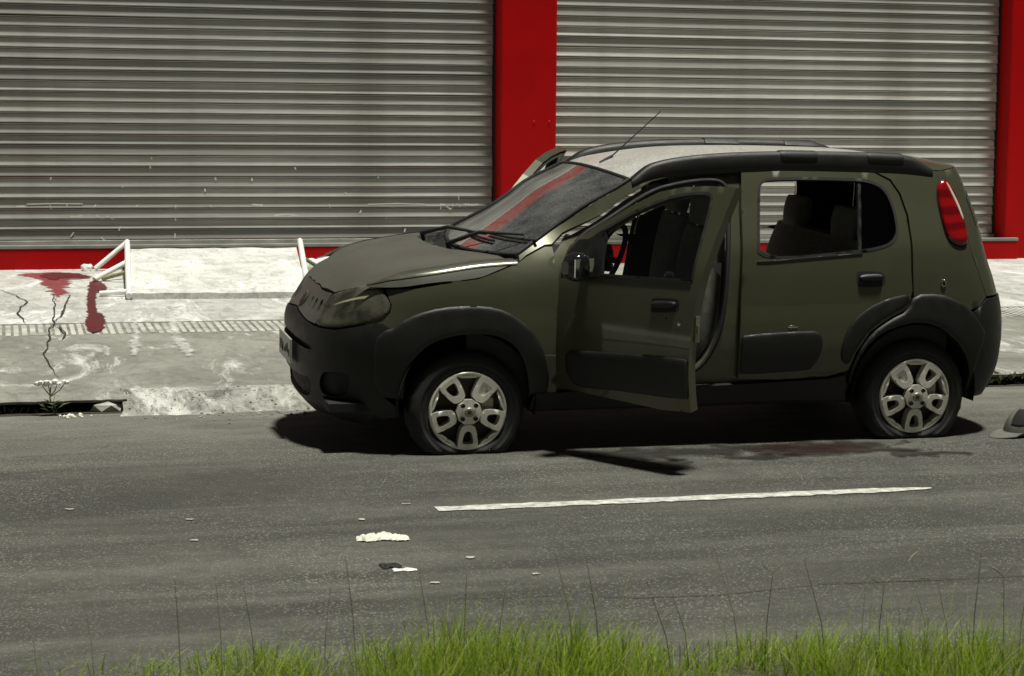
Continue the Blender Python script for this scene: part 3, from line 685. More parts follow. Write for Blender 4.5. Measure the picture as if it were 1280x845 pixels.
def hoodf(mb):
    rear = [(.205, -.68), (.19, -.6), (.12, -.5), (.0, -.36), (-.05, -.2), (-.06, 0)]
    fr = [(q[0]+.004, -q[1]) for q in fe]
    sidep = [(S(u, z)[0], S(u, z)[1]) for u, z in CRS[1:]]
    sidep = [(-.33, -ycr(-.33)), (-.2, -ycr(-.2)), (-.05, -ycr(-.05)), (.1, -ycr(.1)), (.24, -ycr(.24))]
    half = fr+sidep+rear[:-1]
    full = half+[rear[-1]]+[(x, -y) for x, y in half[::-1][:-1]]
    panel(mb, H, full, step=.04, rnd=0, gap=.001, thick=.02)
    for sgn in (0, 1):
        m2 = MB()
        top = [(x, crz(x)) for x in (-.36, -.2, -.05, .1, .245)]
        def HS(a, b):  # skirt from the crease down to the shut line, on the body side
            x = a; zt = crz(x); zb = interp([(-.5, .807), (-.34, .815), (-.185, .838), (.049, .862), (.142, .893), (.249, .932)])(x); z = zb+(zt-zb)*b*sm(-.56, -.34, a)
            yy = -hw(max(x, -.45), z)+max(0, -.12-x)**2*.75
            return (x, yy, z)
        G = [[HS(-.52+.765*i/30, j/4) for i in range(31)] for j in range(5)]
        G.append([(p[0], p[1]+.035, p[2]-.003) for p in G[-1]]); m2.grid(G, True); m2.grid([[ (p[0], p[1]+.02, p[2]) for p in G[0]], G[0]], False)
        if sgn: m2.mirror_y()
        mb.add(m2.v, m2.f, True)
b_ = MB(); hoodf(b_); o = b_.build('hood', M['hood'], car, weld=.004, sharp=50); o['label'] = 'dusty olive bonnet'
for sg in (-1, 1):
    b_ = MB(); G = []
    for i in range(33):
        x = -.47+.72*i/32; k_ = sm(-.50, -.30, x)*.5+.5; yc_ = ycr(x); a = Vector(H(x, yc_-.045*k_)); c = Vector((x, yc_+.001, crz(x)+.001)); z2 = crz(x)-.022*k_
        e = Vector((x, hw(max(x, -.45), z2)-max(0, -.12-x)**2*.75, z2)); row = []
        for j in range(9):
            t_ = j/8; p = a*(1-t_)**2+c*2*t_*(1-t_)+e*t_*t_; n_ = Vector((0, .6, .8))*.0035; p = p+n_; p.y *= sg; row.append(p)
        G.append(row)
    b_.grid(G, True, flip=(sg < 0)); b_.build('hood_edge', M['edge'], o)
# --- fenders, flares, bumper
FEN = [(-.43,.73),(-.463,.765),(-.50,.80),(-.34,.810),(-.185,.833),(.049,.857),(.142,.888),(.249,.927),(.30,.958),(.40,1.004),(.436,1.005),(.448,.87),(.449,.60),(.45,.29),(.33,.285),(.345,.50),(.29,.60),(.21,.66),(.12,.70),(0,.712),(-.16,.705),(-.28,.675),(-.355,.60),(-.40,.585),(-.50,.60),(-.50,.65),(-.424,.69)]
for nr in (True, False):
    side('fender', M['paint'], lambda mb: panel(mb, S, FEN, rnd=0), nr)
    side('wheel_arch_trim', M['plastic'], lambda mb: panel(mb, S, [(-.45,.28),(-.455,.56),(-.41,.615)]+FLO+[(.32,.29)]+FLI[::-1]+[(-.33,.27)], off=.012, thick=.05, rnd=1, bulge=.010, step=.03), nr)
    side('wheel_arch_trim', M['plastic'], lambda mb: panel(mb, S, RFO+[(2.79,.42),(2.77,.245)]+RFI[::-1], off=.010, thick=.05, rnd=1, bulge=.012, step=.03), nr)
bh = [(UC,.63),(-1.022,.612),(-.9,.598),(-.8,.588),(-.669,.590),(-.564,.615),(-.483,.641),(-.43,.640),(-.36,.60),(-.40,.54),(-.41,.28),(-.335,.22),(-.36,.175),(-.50,.15),(-.72,.145),(-1.0,.125)]
bumper_poly = bh+[(UC, .12)]+mir(bh[1:])[::-1]
ups = [(-.835,.464),(-.828,.490),(-1.0,.507),(UC,.512)]; ups = ups+mir(ups[:-1])[::-1]+[(2*UC+1.02, .478), (UC, .480), (-1.02, .476)]
low = [(-.87,.222),(-.83,.328),(-1.0,.318),(UC,.312)]; low = low+mir(low[:-1])[::-1]+[(2*UC+1.05, .205), (UC, .205), (-1.05, .205)]
fog = [(-.755,.345),(-.72,.378),(-.60,.386),(-.572,.37),(-.58,.29),(-.62,.262),(-.73,.25),(-.768,.28)]
b_ = MB(); panel(b_, S, bumper_poly, [ups, low, fog, mir(fog)], rnd=0, step=.035, thick=.035, off=.004, hrnd=1)
fb = b_.build('front_bumper', M['plastic'], car); fb['label'] = 'dark grey plastic front bumper'
b_ = MB()
inner = [(-.50,.60),(UC,.60)]+mir([(-.50,.60)])+mir([(-.50,.10)])+[(UC,.08),(-.50,.10)]
panel(b_, S, inner, rnd=0, off=-.016, thick=0, step=.06); b_.build('bumper_backing', M['black'], fb)
for k, F_ in enumerate((fog, mir(fog))):
    cx = sum(p[0] for p in F_)/len(F_); b_ = MB(); P = Vector(S(cx+.01, .32)); 
    b_.lathe([(.001, .0), (.03, .004), (.045, .012), (.05, .02)], (0, 0, 0), 20)
    f_ = b_.build('fog_lamp', M['gloss_black'], fb); f_.location = P+Vector((.035, .03 if k == 0 else -.03, 0)); f_.rotation_euler = (0, 0, math.radians(-52 if k == 0 else 232))
# bumper step: thin raised lip along the upper bumper
# --- grille with vertical slots
gp = [(UC,.634),(-1.022,.617),(-.91,.603),(-.822,.598),(-.826,.625),(-.850,.685),(-.840,.737),(-.830,.748),(-.92,.748),(-1.008,.750),(-1.085,.760),(-1.174,.757)]
grille_poly = gp+[(UC, .761)]+mir(gp[1:])[::-1]
slots = []
for (ut, zt, ub, zb) in ((-1.036,.706,-1.006,.643), (-.964,.706,-.941,.642), (-.894,.708,-.876,.643)):
    sl_ = [(ut-.015, zt), (ut+.015, zt), (ub+.015, zb), (ub-.015, zb)]; slots += [sl_, mir(sl_)]
b_ = MB(); panel(b_, S, grille_poly, slots, rnd=0, step=.03, thick=.02, hrnd=1, gap=.002)
gr = b_.build('grille', M['hood'], car); gr['label'] = 'olive nose panel with upright slots and a round badge'
b_ = MB(); panel(b_, S, [(p[0]*.97+UC*.03, p[1]) for p in grille_poly], rnd=0, off=-.022, thick=0, step=.05); b_.build('slot_backing', M['black'], gr)
b_ = MB()
for a in range(3):
    pass
def disc_on(mb, uc, zc_, r, off, rz=None, dome=0.01, n=20, rings=4):
    rz = rz or r; P = []
    for j in range(rings+1):
        q = j/rings; row = []
        for k in range(n):
            a = 2*PI*k/n; u, z = uc+r*q*math.cos(a), zc_+rz*q*math.sin(a); p = Vector(S(u, z)); h = 1e-3
            nn = (Vector(S(u+h, z))-Vector(S(u-h, z))).cross(Vector(S(u, z+h))-Vector(S(u, z-h))).normalized()
            row.append(p+nn*(off+dome*(1-q*q)))
        P.append(row)
    mb.grid(P, True, closed=True, flip=True); return mb
b_ = MB(); disc_on(b_, -1.175, .678, .055, .006, .036, .006); b_.build('badge_ring', M['disc'], gr)
b_ = MB(); disc_on(b_, -1.175, .678, .043, .012, .029, .003); b_.build('badge_face', M['gloss_black'], gr)
# --- headlights
for nr in (True, False):
    hl = side('headlight', M['reflector'], lambda mb: panel(mb, S, shrink(HL, .006), rnd=1, off=-.020, thick=0, step=.03), nr)
    side('lens', M['lens'], lambda mb: panel(mb, S, HL, rnd=2, off=.004, thick=.012, step=.025, bulge=.006), nr, hl)
    side('housing_rim', M['plastic'], lambda mb: panel(mb, S, HL, [shrink(HL, .012)], rnd=1, off=-.002, thick=.022, step=.025, hrnd=1), nr, hl)
    side('lamp_bowl', M['gloss_black'], lambda mb: disc_on(mb, -.530, .703, .074, -.010, .070, -.008), nr, hl)
    side('lamp_ring', M['disc'], lambda mb: [mb.tube([Vector(S(-.530+.072*math.cos(a), .703+.068*math.sin(a)))+Vector((.006, .009, 0)) for a in [2*PI*k/24 for k in range(25)]], .006, 6, caps=False)], nr, hl)
    side('lamp_bulb', M['disc'], lambda mb: disc_on(mb, -.530, .703, .024, -.014, .026, .012), nr, hl)
    side('turn_signal', M['reflector'], lambda mb: disc_on(mb, -.446, .716, .012, -.008, .026, .006), nr, hl)
# --- number plate
np_ = empty('licence_plate', (0, 0, 0)); np_.parent = car
bx = bevel_box((-.782, -.20, .36), (-.772, .20, .49), .004); bx.build('plate_board', M['plate'], np_)
b_ = MB()
for k in range(7):
    y = .165-.05*k-(.012 if k > 2 else 0)
    for q in range(3):
        y0 = y-random.uniform(.0, .02); z0 = .385+random.uniform(0, .045); b_.box((-.7845, y0-.008, z0), (-.782, y0+.004, z0+random.uniform(.015, .035)))
tag(b_.build('plate_characters', M['stone2'], np_), kind='stuff')
# --- body side: A-pillar, roof side, quarter panel (one pressing)
BS = [(.262,.935)]+GL[:-1]+RE+[(2.60,1.371),(2.72,1.374),(2.80,1.22),(2.80,1.0),(2.872,.73),(2.80,.68)]+[(2.70,.66),(2.62,.70),(2.478,.735),(2.34,.735),(2.338,.771),(2.336,.867),(2.34,1.018),(2.337,1.149),(2.311,1.256),(2.267,1.326),(2.185,1.366),(2.076,1.378),(1.70,1.378),(1.44,1.370),(1.28,1.366),(1.11,1.349),(.967,1.317),(.816,1.241),(.686,1.159),(.497,1.068),(.436,1.014),(.40,1.010),(.30,.963)]
FRAME = [(.40,.24),(.42,.60),(.42,.96),(.50,1.06),(.69,1.155),(.82,1.237),(.97,1.315),(1.11,1.348),(1.28,1.366),(1.7,1.376),(2.08,1.376),(2.20,1.36),(2.27,1.32),(2.32,1.25),(2.345,1.15),(2.345,.75),(2.2,.61),(2.06,.50),(2.02,.24)]
OPEN = [(.52,.37),(.50,.62),(.50,.92),(.56,1.045),(.72,1.135),(.96,1.272),(1.12,1.308),(1.28,1.325),(1.352,1.31),(1.37,1.25),(1.33,.95),(1.31,.70),(1.27,.52),(1.18,.375),(1.0,.345),(.65,.345)]
RWO = [(1.47,.925),(1.52,1.30),(1.59,1.343),(2.07,1.338),(2.19,1.315),(2.25,1.27),(2.275,1.18),(2.28,1.07),(2.26,1.02),(2.19,.985),(2.06,.962)]
for nr in (True, False):
    bs = side('body_side', M['paint'], lambda mb: panel(mb, S, BS, rnd=0, thick=.02), nr)
    if nr: 
        b_ = MB(); disc_on(b_, 2.514, .807, .011, .002, None, -.012); b_.build('bullet_hole', M['black'], bs)['label'] = 'small dark bullet hole in the rear quarter'
        b_ = MB(); b_.tube([Vector(S(2.514+.017*math.cos(a), .807+.017*math.sin(a)))+Vector((0, -.004, 0)) for a in [2*PI*k/14 for k in range(15)]], .0045, 6, caps=False); b_.build('hole_rim', M['chrome'], bs)
    side('door_frame', M['paint'], lambda mb: panel(mb, S, FRAME, [OPEN, RWO if nr else RWO[1:-1]+[(2.19,.75),(2.05,.60),(1.97,.45),(1.95,.36),(1.43,.36),(1.45,.925)]], rnd=0, off=-.032, thick=.035, step=.045), nr)
    side('opening_seal', M['black'], lambda mb: [mb.tube([Vector(S(u, z))+Vector((0, .012, 0)) for u, z in chaikin(OPEN, 2)+[chaikin(OPEN, 2)[0]]], .012, 6, caps=False)], nr)
    # inner cabin wall
    side('cabin_trim', M['trim'], lambda mb: panel(mb, S, [(.0,.2),(.0,.9),(.42,.95),(1.40,.93),(1.48,.925),(1.52,.92),(2.06,.955),(2.25,1.01),(2.5,1.0),(2.6,.9),(2.6,.2)], [[(.53,.38),(.51,.62),(.51,.93),(.6,.96),(1.32,.955),(1.30,.70),(1.26,.52),(1.17,.385),(1.0,.355),(.65,.355)]]+([] if nr else [[(1.43,.36),(1.44,.93),(2.0,.945),(2.2,.98),(2.24,.75),(2.05,.55),(1.95,.36)]]), rnd=0, off=-.075, thick=0, step=.07), nr)
    side('rear_pillar_trim', M['trim'], lambda mb: panel(mb, S, [(2.29,.98),(2.30,1.33),(2.55,1.33),(2.70,1.0),(2.6,.9)], rnd=0, off=-.05, thick=0, step=.07), nr)
    side('centre_pillar_trim', M['trim'], lambda mb: panel(mb, S, [(1.38,.92),(1.395,1.32),(1.51,1.32),(1.46,.92)], rnd=0, off=-.07, thick=.02, step=.05), nr)
    side('sill', M['plastic'], lambda mb: panel(mb, S, [(.315,.205),(.335,.288),(.45,.292),(1.39,.310),(1.89,.326),(1.985,.345),(1.995,.26),(2.0,.205),(1.63,.215),(.89,.208)], rnd=0, off=.004, thick=.06), nr)
# --- rear doors
def rear_door(nr):
    d = side('rear_door', M['paint'], lambda mb: panel(mb, S, RDOOR, [RWIN], rnd=0, thick=.028), nr)
    side('window', M['glass'] , lambda mb: panel(mb, S, [(1.485,.925),(1.53,1.30),(1.59,1.338),(2.098,1.335),(2.05,.965)], rnd=0, off=-.016, thick=0, step=.06), nr, d) if not nr else None
    side('quarter_window', M['dglass'], lambda mb: panel(mb, S, [(2.052,.967),(2.10,1.333),(2.18,1.312),(2.24,1.27),(2.27,1.18),(2.276,1.07),(2.255,1.022),(2.19,.99)], rnd=0, off=-.012, thick=0, step=.05), nr, d)
    side('window_divider', M['plastic'], lambda mb: panel(mb, S, [(2.036,.97),(2.084,1.332),(2.104,1.331),(2.056,.972)], rnd=0, off=-.004, thick=.02, step=.05), nr, d)
    side('window_seal', M['black'], lambda mb: panel(mb, S, shrink(ccw(RWIN), -.010), [shrink(ccw(RWIN), .006)], rnd=2, off=.002, thick=.02, step=.03), nr, d)
    side('sill_strip', M['chrome'], lambda mb: panel(mb, S, [(1.475,.921),(1.478,.929),(2.06,.969),(2.06,.960)], rnd=0, off=.006, thick=.008, step=.05), nr, d)
    side('handle_recess', M['black'], lambda mb: panel(mb, S, [(2.02,.80),(2.018,.865),(2.03,.875),(2.16,.872),(2.185,.845),(2.18,.805),(2.15,.79),(2.04,.79)], rnd=2, off=.001, thick=0, step=.03), nr, d)
    side('handle', M['plastic'], lambda mb: panel(mb, S, [(2.03,.825),(2.03,.858),(2.16,.862),(2.172,.84),(2.15,.822)], rnd=2, off=.012, thick=.016, step=.03, bulge=.012), nr, d)
    side('door_moulding', M['plastic'], lambda mb: panel(mb, S, fil([(1.392,.567),(1.80,.582),(1.838,.55),(1.835,.47),(1.80,.39),(1.76,.372),(1.396,.358)], .02), rnd=1, off=.008, thick=.012, bulge=.008, step=.03), nr, d)
    side('corner_cladding', M['plastic'], lambda mb: panel(mb, S, [(1.939,.43),(1.948,.525),(1.995,.622),(2.076,.688),(2.2,.739),(2.322,.757),(2.30,.69),(2.20,.645),(2.09,.575),(2.022,.470),(1.985,.385)], rnd=1, off=.006, thick=.012, bulge=.006, step=.03), nr, d)
    if nr:
        d['label'] = 'closed olive rear door with a small dent above its lower moulding'
        b_ = MB(); disc_on(b_, 1.672, .60, .028, .001, .008, .005); b_.build('dent', M['chrome'], d)
    return d
rear_door(True); fr_ = rear_door(False)
_a = math.radians(68); _h = Vector((1.40, .775, 0)); fr_.rotation_euler = (0, 0, _a); fr_.location = _h-Matrix.Rotation(_a, 3, 'Z') @ _h; fr_['label'] = 'far rear door swung open'
# --- front doors, opened about the hinge line
HX, HY = .46, -.775
def front_door(nr, deg):
    d = side('front_door', M['paint'], lambda mb: panel(mb, S, DOOR, [DGL], rnd=0, thick=.045), nr)
    a = math.radians(-deg if nr else deg); hy = HY if nr else -HY
    h = Vector((HX, hy, 0)); Rm = Matrix.Rotation(a, 3, 'Z'); d.rotation_euler = (0, 0, a); d.location = h-Rm @ h
    side('inner_panel', M['trim'], lambda mb: panel(mb, S, [(.50,.36),(.49,.62),(.49,.86),(.60,.89),(1.0,.905),(1.335,.928),(1.34,.75),(1.335,.62),(1.33,.42),(1.2,.36)], rnd=1, off=-.055, thick=.03, step=.06, back=True), nr, d)
    side('frame_inner', M['plastic'], lambda mb: panel(mb, S, shrink(DOOR, .012), [DGL, [(.50,.36),(.49,.62),(.49,.86),(.60,.88),(1.33,.92),(1.335,.62),(1.32,.40),(1.2,.36)]], rnd=0, off=-.044, thick=.004, step=.05, back=True), nr, d)
    side('window', M['glass'], lambda mb: panel(mb, S, [(.60,.88),(.60,1.06),(.694,1.118),(.816,1.193),(.943,1.256),(1.089,1.31),(1.252,1.334),(1.31,1.325),(1.33,1.13),(1.35,.925)], rnd=0, off=-.02, thick=0, step=.06), nr, d)
    side('window_seal', M['black'], lambda mb: panel(mb, S, shrink(ccw(DGL), -.007), [shrink(ccw(DGL), .008)], rnd=1, off=.002, thick=.025, step=.03), nr, d)
    side('sill_strip', M['plastic'], lambda mb: panel(mb, S, [(.60,.885),(.60,.899),(.998,.917),(1.343,.938),(1.345,.922),(.998,.902)], rnd=0, off=.006, thick=.015, step=.05), nr, d)
    side('sail_panel', M['plastic'], lambda mb: panel(mb, S, [(.46,.985),(.50,1.045),(.60,1.06),(.70,1.115),(.725,1.08),(.76,.90),(.60,.875),(.47,.87)], rnd=0, off=.003, thick=.02, step=.04), nr, d)
    side('handle_recess', M['black'], lambda mb: panel(mb, S, [(1.107,.775),(1.105,.825),(1.118,.838),(1.268,.850),(1.285,.838),(1.29,.80),(1.275,.785),(1.13,.765)], rnd=2, off=.001, thick=0, step=.03), nr, d)
    side('handle', M['plastic'], lambda mb: panel(mb, S, [(1.118,.795),(1.12,.825),(1.265,.838),(1.275,.825),(1.272,.808),(1.14,.786)], rnd=2, off=.014, thick=.016, step=.03, bulge=.014), nr, d)
    side('door_moulding', M['plastic'], lambda mb: panel(mb, S, fil([(.560,.520),(.904,.555),(1.374,.590),(1.380,.393),(.892,.368),(.65,.345),(.585,.365),(.555,.42)], .02), rnd=1, off=.008, thick=.012, bulge=.008, step=.03), nr, d)
    side('latch', M['disc'], lambda mb: mb.box((1.378, -.795, .66), (1.388, -.768, .78)) and mb.box((1.384, -.79, .70), (1.396, -.776, .74)), nr, d)
    # mirror: rounded shell on a foot
    def mir_shell(mb):
        rings = []
        for i in range(9):
            t_ = i/8; rr = math.sin(PI*(.06+.88*t_))**.5
            c = Vector((.665+.01*math.sin(t_*3), -.79-.15*t_, .938)); row = []
            for k in range(16):
                a_ = 2*PI*k/16; ca, sa = math.cos(a_), math.sin(a_)
                row.append(c+Vector((.058*rr*math.copysign(abs(ca)**.55, ca), 0, .072*rr*math.copysign(abs(sa)**.6, sa))))
            rings.append(row)
        mb.grid(rings, True, closed=True, flip=True); mb.add(rings[0], [tuple(range(16))], True); mb.add(rings[-1], [tuple(range(16))[::-1]], True)
    mm = side('door_mirror', M['gloss_black'], mir_shell, nr, d)
    side('mirror_glass', M['chrome'], lambda mb: mb.box((.716, -.925, .895), (.724, -.805, .982)), nr, mm)
    side('mirror_foot', M['plastic'], lambda mb: mb.tube([(.64, -.74, .895), (.65, -.78, .89), (.66, -.82, .895)], [.035, .03, .026], 10), nr, mm)
    if nr:
        d['label'] = 'near front door standing wide open, olive with a bullet hole under the handle'
        for (u, z, r) in ((1.297,.739,.013), (1.216,.752,.004)):
            b_ = MB(); disc_on(b_, u, z, r, .003, None, .004); b_.build('bullet_hole', M['chrome'] if r > .01 else M['black'], d)
    else: d['label'] = 'far front door standing open beyond the windscreen'
    return d
front_door(True, 63); front_door(False, 59)
# --- windscreen, roof, cowl
gle = interp([(i/5, g[0]) for i, g in enumerate(GL)]); glz = interp([(i/5, g[1]) for i, g in enumerate(GL)])
def W(v, b, off=0.0):
    u, z = gle(b), glz(b); x, y, z = S(u, z); q = 1-v*v
    return (x-(.15-.10*b)*q, -v*(abs(y)-.0)*1.0 if False else v*abs(y), z-(.03-.06*b)*q+off)
b_ = MB(); b_.grid([[W(-1+2*i/24, j/14) for i in range(25)] for j in range(15)], True); b_.build('windscreen', M['wglass'], car)
b_ = MB()
for sgn in (-1, 1):
    b_.tube([Vector(W(sgn*.985, j/12))+Vector((-.004, 0, .004)) for j in range(13)], .012, 6)
b_.tube([Vector(W(-1+2*i/20, 1.0))+Vector((.006, 0, .003)) for i in range(21)], .010, 6)
b_.tube([Vector(W(-1+2*i/20, 0.0))+Vector((-.004, 0, .002)) for i in range(21)], .012, 6)
b_.build('windscreen_seal', M['black'], car)
rze = interp([(u, z) for u, z in RE]); 
def ROOF(v, t):
    xs_ = W(v, 1.0)[0]+.01; xe = 2.489; x = xs_+(xe-xs_)*t
    ze = rze(min(x, 2.489)) - max(0, x-2.489)*.35; yy = hw(x, ze)
    cr = .033+.02*sm(0, .3, t)-.01*sm(.8, 1, t)
    return (x, v*yy, ze+cr*(1-abs(v)**2.2))
XE = 2.489
zte = interp([(2.489,1.376),(2.6,1.372),(2.75,1.376),(2.95,1.386),(UT,1.392)])
def ROOFB(v, t):
    a = Vector(ROOF(v, 1.0)); tgt = abs(v)*hw(XE, rze(XE)); lo, hi = XE, UT
    for _ in range(40):
        m = (lo+hi)/2
        if abs(S(m, zte(m))[1]) > tgt: lo = m
        else: hi = m
    b = Vector(S(lo, zte(lo))); b.y = math.copysign(tgt, v) if v else 0.0; p = a+(b-a)*t; p.z += .012*math.sin(PI*t)*(1-v*v)
    return p
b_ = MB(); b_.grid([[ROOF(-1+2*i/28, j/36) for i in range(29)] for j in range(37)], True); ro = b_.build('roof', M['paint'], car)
ro.data.materials[0] = M['roof']; ro['label'] = 'roof with its white glare painted in as pale mottling'
b_ = MB(); b_.grid([[ROOFB(-1+2*i/28, j/8) for i in range(29)] for j in range(9)], True); b_.build('roof_spoiler', M['paint'], car)
b_ = MB(); b_.grid([[Vector(ROOF(-.96+1.92*i/14, j/16))+Vector((0, 0, -.035)) for i in range(15)] for j in range(17)], True, flip=True); b_.build('roof_lining', M['liner'], car)
ant = MB().tube([(.897, 0, 1.357), (.93, 0, 1.385), (.955, 0, 1.405)], [.022, .014, .007], 10); an = ant.build('antenna_base', M['black'], car)
MB().tube([(.945, 0, 1.397), (1.217, 0, 1.641)], [.0042, .003], 6).build('antenna_rod', M['black'], an)
# roof rails with two pads each
def rail(mb, a=0.0):
    T = [(.86,.0),(.90,.018),(.98,.042),(1.12,.052),(1.33,.058),(1.65,.062),(2.05,.066),(2.25,.066),(2.38,.056),(2.47,.026),(2.51,.002)]
    th = interp(T); rings = []
    for i in range(61):
        x = .86+1.65*i/60; ze = rze(min(x, 2.489)); h = max(.001, th(x)); y0 = -hw(min(x, 2.49), ze)-.014
        rings.append([(x, y0+.006, ze-.046), (x, y0-.004, ze-.034), (x, y0+.004, ze+h*.6), (x, y0+.016, ze+h*.93), (x, y0+.03, ze+h), (x, y0+.058, ze+h*.95), (x, y0+.075, ze+h*.6), (x, y0+.08, ze-.002)])
    mb.grid(rings, True, flip=True)
for nr in (True, False):
    r_ = side('roof_rail', M['plastic'], rail, nr)
    for (xa, xb) in ((1.665, 1.865), (2.145, 2.345)):
        def pad(mb):
            rings = []
            for i in range(13):
                t_ = i/12; x = xa+(xb-xa)*t_; e = min(1, min(t_, 1-t_)*9+.25)**.5; ze = rze(x); y0 = -hw(x, ze)-.012
                rings.append([(x, y0+.010, ze+.002), (x, y0-.004*e, ze+.02), (x, y0, ze+.050), (x, y0+.024, ze+.062+.006*e), (x, y0+.062, ze+.060+.006*e), (x, y0+.085, ze+.04)])
            mb.grid(rings, True, flip=True); mb.add(rings[0], [tuple(range(6))], False); mb.add(rings[-1], [tuple(range(6))[::-1]], False)
        side('rail_pad', M['plastic'], pad, nr, r_)
# cowl and wipers
b_ = MB()
def COWL(v, t):
    hx = interp([(0, -.06), (.2, -.05), (.36, 0), (.5, .12), (.6, .19), (.68, .205), (.8, .22)])(abs(v)*.70); a = Vector(H(hx+.002, v*.70)); a.z -= .022; b = Vector(W(v*.99, 0.0)); 
    p = a+(b-a)*t; p.z -= .018*math.sin(PI*t); return p
b_.grid([[COWL(-1+2*i/24, j/6) for i in range(25)] for j in range(7)], True); cw = b_.build('cowl', M['plastic'], car)
for k in range(6):
    pass
b_ = MB()
for k in range(14):
    v = -.8+1.6*k/13; p = COWL(v, .35); b_.box((p.x-.02, p.y-.02, p.z+.004), (p.x+.02, p.y+.02, p.z+.010))
b_.build('cowl_vents', M['chrome'], cw)
for (y0, y1, b1) in ((-.30, -.62, .16), (.22, -.28, .12)):
    wp = empty('wiper', (0, 0, 0)); wp.parent = car
    p0 = Vector(COWL(y0/.70, .25))+Vector((0, 0, .02)); v1 = y1/.70; p1 = Vector(W(y1/.70, b1))+Vector((-.02, 0, .03)); p0b = p0+Vector((-.02, .0, .035))
    pm = (p0b+p1)/2+Vector((-.03, 0, .035))
    MB().tube([p0, p0b, pm, p1], [.018, .013, .010, .006], 8).build('wiper_arm', M['black'], wp)
    va, vb = (y1-.10)/.70, (y1+.42)/.70
    MB().tube([Vector(W(va+(vb-va)*i/8, b1-.02+.02*i/8))+Vector((-.006, 0, .012)) for i in range(9)], .008, 6).build('wiper_blade', M['black'], wp)
# --- tailgate, lamps, rear bumper
tg = [(2.715,1.374),(2.80,1.22),(2.80,1.0),(2.874,.73),(UT,.73),(UT,1.392),(2.95,1.386)]
def mirt(L): return [(2*UT-u, z) for u, z in L]
b_ = MB(); panel(b_, S, tg[:4]+mirt(tg[:4])[::-1]+[(2*UT-2.95,1.386),(UT,1.392),(2.95,1.386)], rnd=0, step=.05, thick=.02); tgo = b_.build('tailgate', M['paint'], car)
b_ = MB(); panel(b_, S, [(2.95,1.02),(2.93,1.30),(2*UT-2.93,1.30),(2*UT-2.95,1.02)], rnd=1, step=.05, off=.003, thick=.006); b_.build('rear_window', M['gloss_black'], tgo)
for nr in (True, False):
    tl = side('tail_light', M['lamp_red'], lambda mb: panel(mb, S, TL, rnd=2, off=.006, thick=.02, bulge=.014, step=.022), nr)
    side('lamp_rim', M['black'], lambda mb: panel(mb, S, shrink(ccw(TL), -.008), rnd=2, off=.002, thick=.012, step=.03), nr, tl)
    side('reverse_lens', M['reflector'], lambda mb: panel(mb, S, [(2.655,1.315),(2.70,1.30),(2.762,1.20),(2.775,1.12),(2.755,1.12),(2.735,1.19),(2.69,1.27)], rnd=2, off=.021, thick=.006, bulge=.003, step=.02), nr, tl)
rb = [(2.874,.722),(2.75,.655),(2.76,.54),(2.74,.42),(2.745,.25),(2.79,.20)]
b_ = MB(); panel(b_, S, rb+[(UT,.18)]+mirt(rb)[::-1]+[(UT,.722)], rnd=0, off=.006, thick=.03, step=.05); b_.build('rear_bumper', M['plastic'], car)
# --- underbody and wheel wells
b_ = MB(); b_.box((-.66, -.66, .20), (-.35, .66, .24)); b_.box((.33, -.74, .19), (2.02, .74, .235)); b_.box((-.36, -.46, .18), (.35, .46, .23)); b_.box((2.0, -.46, .20), (2.8, .46, .25)); b_.box((2.7, -.6, .22), (2.9, .6, .25))
b_.tube([(.5, .1, .16), (1.6, .12, .15), (2.1, .2, .17)], .035, 8); b_.tube([(2.37, -.6, .215), (2.37, .6, .215)], .04, 8); b_.box((1.9, -.25, .13), (2.15, .35, .2))
b_.build('underbody', M['black'], car)
for (wx, nr) in ((0, True), (0, False), (2.37, True), (2.37, False)):
    def well(mb):
        P = []
        for j in (0, 1):
            y = -.80 if j == 0 else -.46
            P.append([(wx+.345*math.cos(a), y, .25+.345*math.sin(a)) for a in [PI*(-.06+1.12*k/20) for k in range(21)]])
        mb.grid(P, True); mb.add(P[1], [tuple(range(21))[::-1]], False)
    side('wheel_well', M['black'], well, nr)
# engine bay block and bulkhead so that light does not leak through
b_ = MB(); b_.box((-.5, -.44, .24), (.32, .44, .74)); b_.box((.34, -.70, .22), (.40, .70, .86)); b_.build('bulkhead', M['black'], car)
# --- cabin
b_ = MB(); b_.box((.40, -.70, .235), (2.6, .70, .27)); b_.build('floor', M['trim'], car)
b_ = MB(); G = []
for (x, z) in ((.20, .905), (.32, .935), (.45, .94), (.58, .92), (.64, .86), (.63, .72), (.55, .6)):
    G.append([(x-.04*(1-(y/.68)**2)*0, y, z+(.045 if -.55 < y < -.2 and .4 < x < .62 else 0)) for y in [-.69+1.38*i/20 for i in range(21)]])
b_.grid(G, True, flip=True); b_.build('dashboard', M['trim'], car)
def torus(mb, c, R_, r, tilt, n=28, m=8):
    P = []
    for i in range(n+1):
        a = 2*PI*i/n; row = []
        for j in range(m):
            b = 2*PI*j/m; q = Vector(((r*math.sin(b)), (R_+r*math.cos(b))*math.cos(a), (R_+r*math.cos(b))*math.sin(a)))
            row.append(c+Matrix.Rotation(tilt, 3, 'Y') @ q)
        P.append(row)
    mb.grid(P, True, closed=True)
sw_ = empty('steering_wheel', (0, 0, 0)); sw_.parent = car
c_ = Vector((.83, -.36, .905)); b_ = MB(); torus(b_, c_, .18, .015, math.radians(24)); b_.build('rim', M['black'], sw_)
b_ = MB(); Rm = Matrix.Rotation(math.radians(24), 3, 'Y')
for a in (0, PI, -PI/2): b_.tube([c_, c_+Rm @ Vector((0, .18*math.cos(a), .18*math.sin(a)))], .016, 6)
b_.tube([c_, c_+Rm @ Vector((-.25, 0, -.02))], [.05, .045], 10); b_.build('spokes', M['black'], sw_)
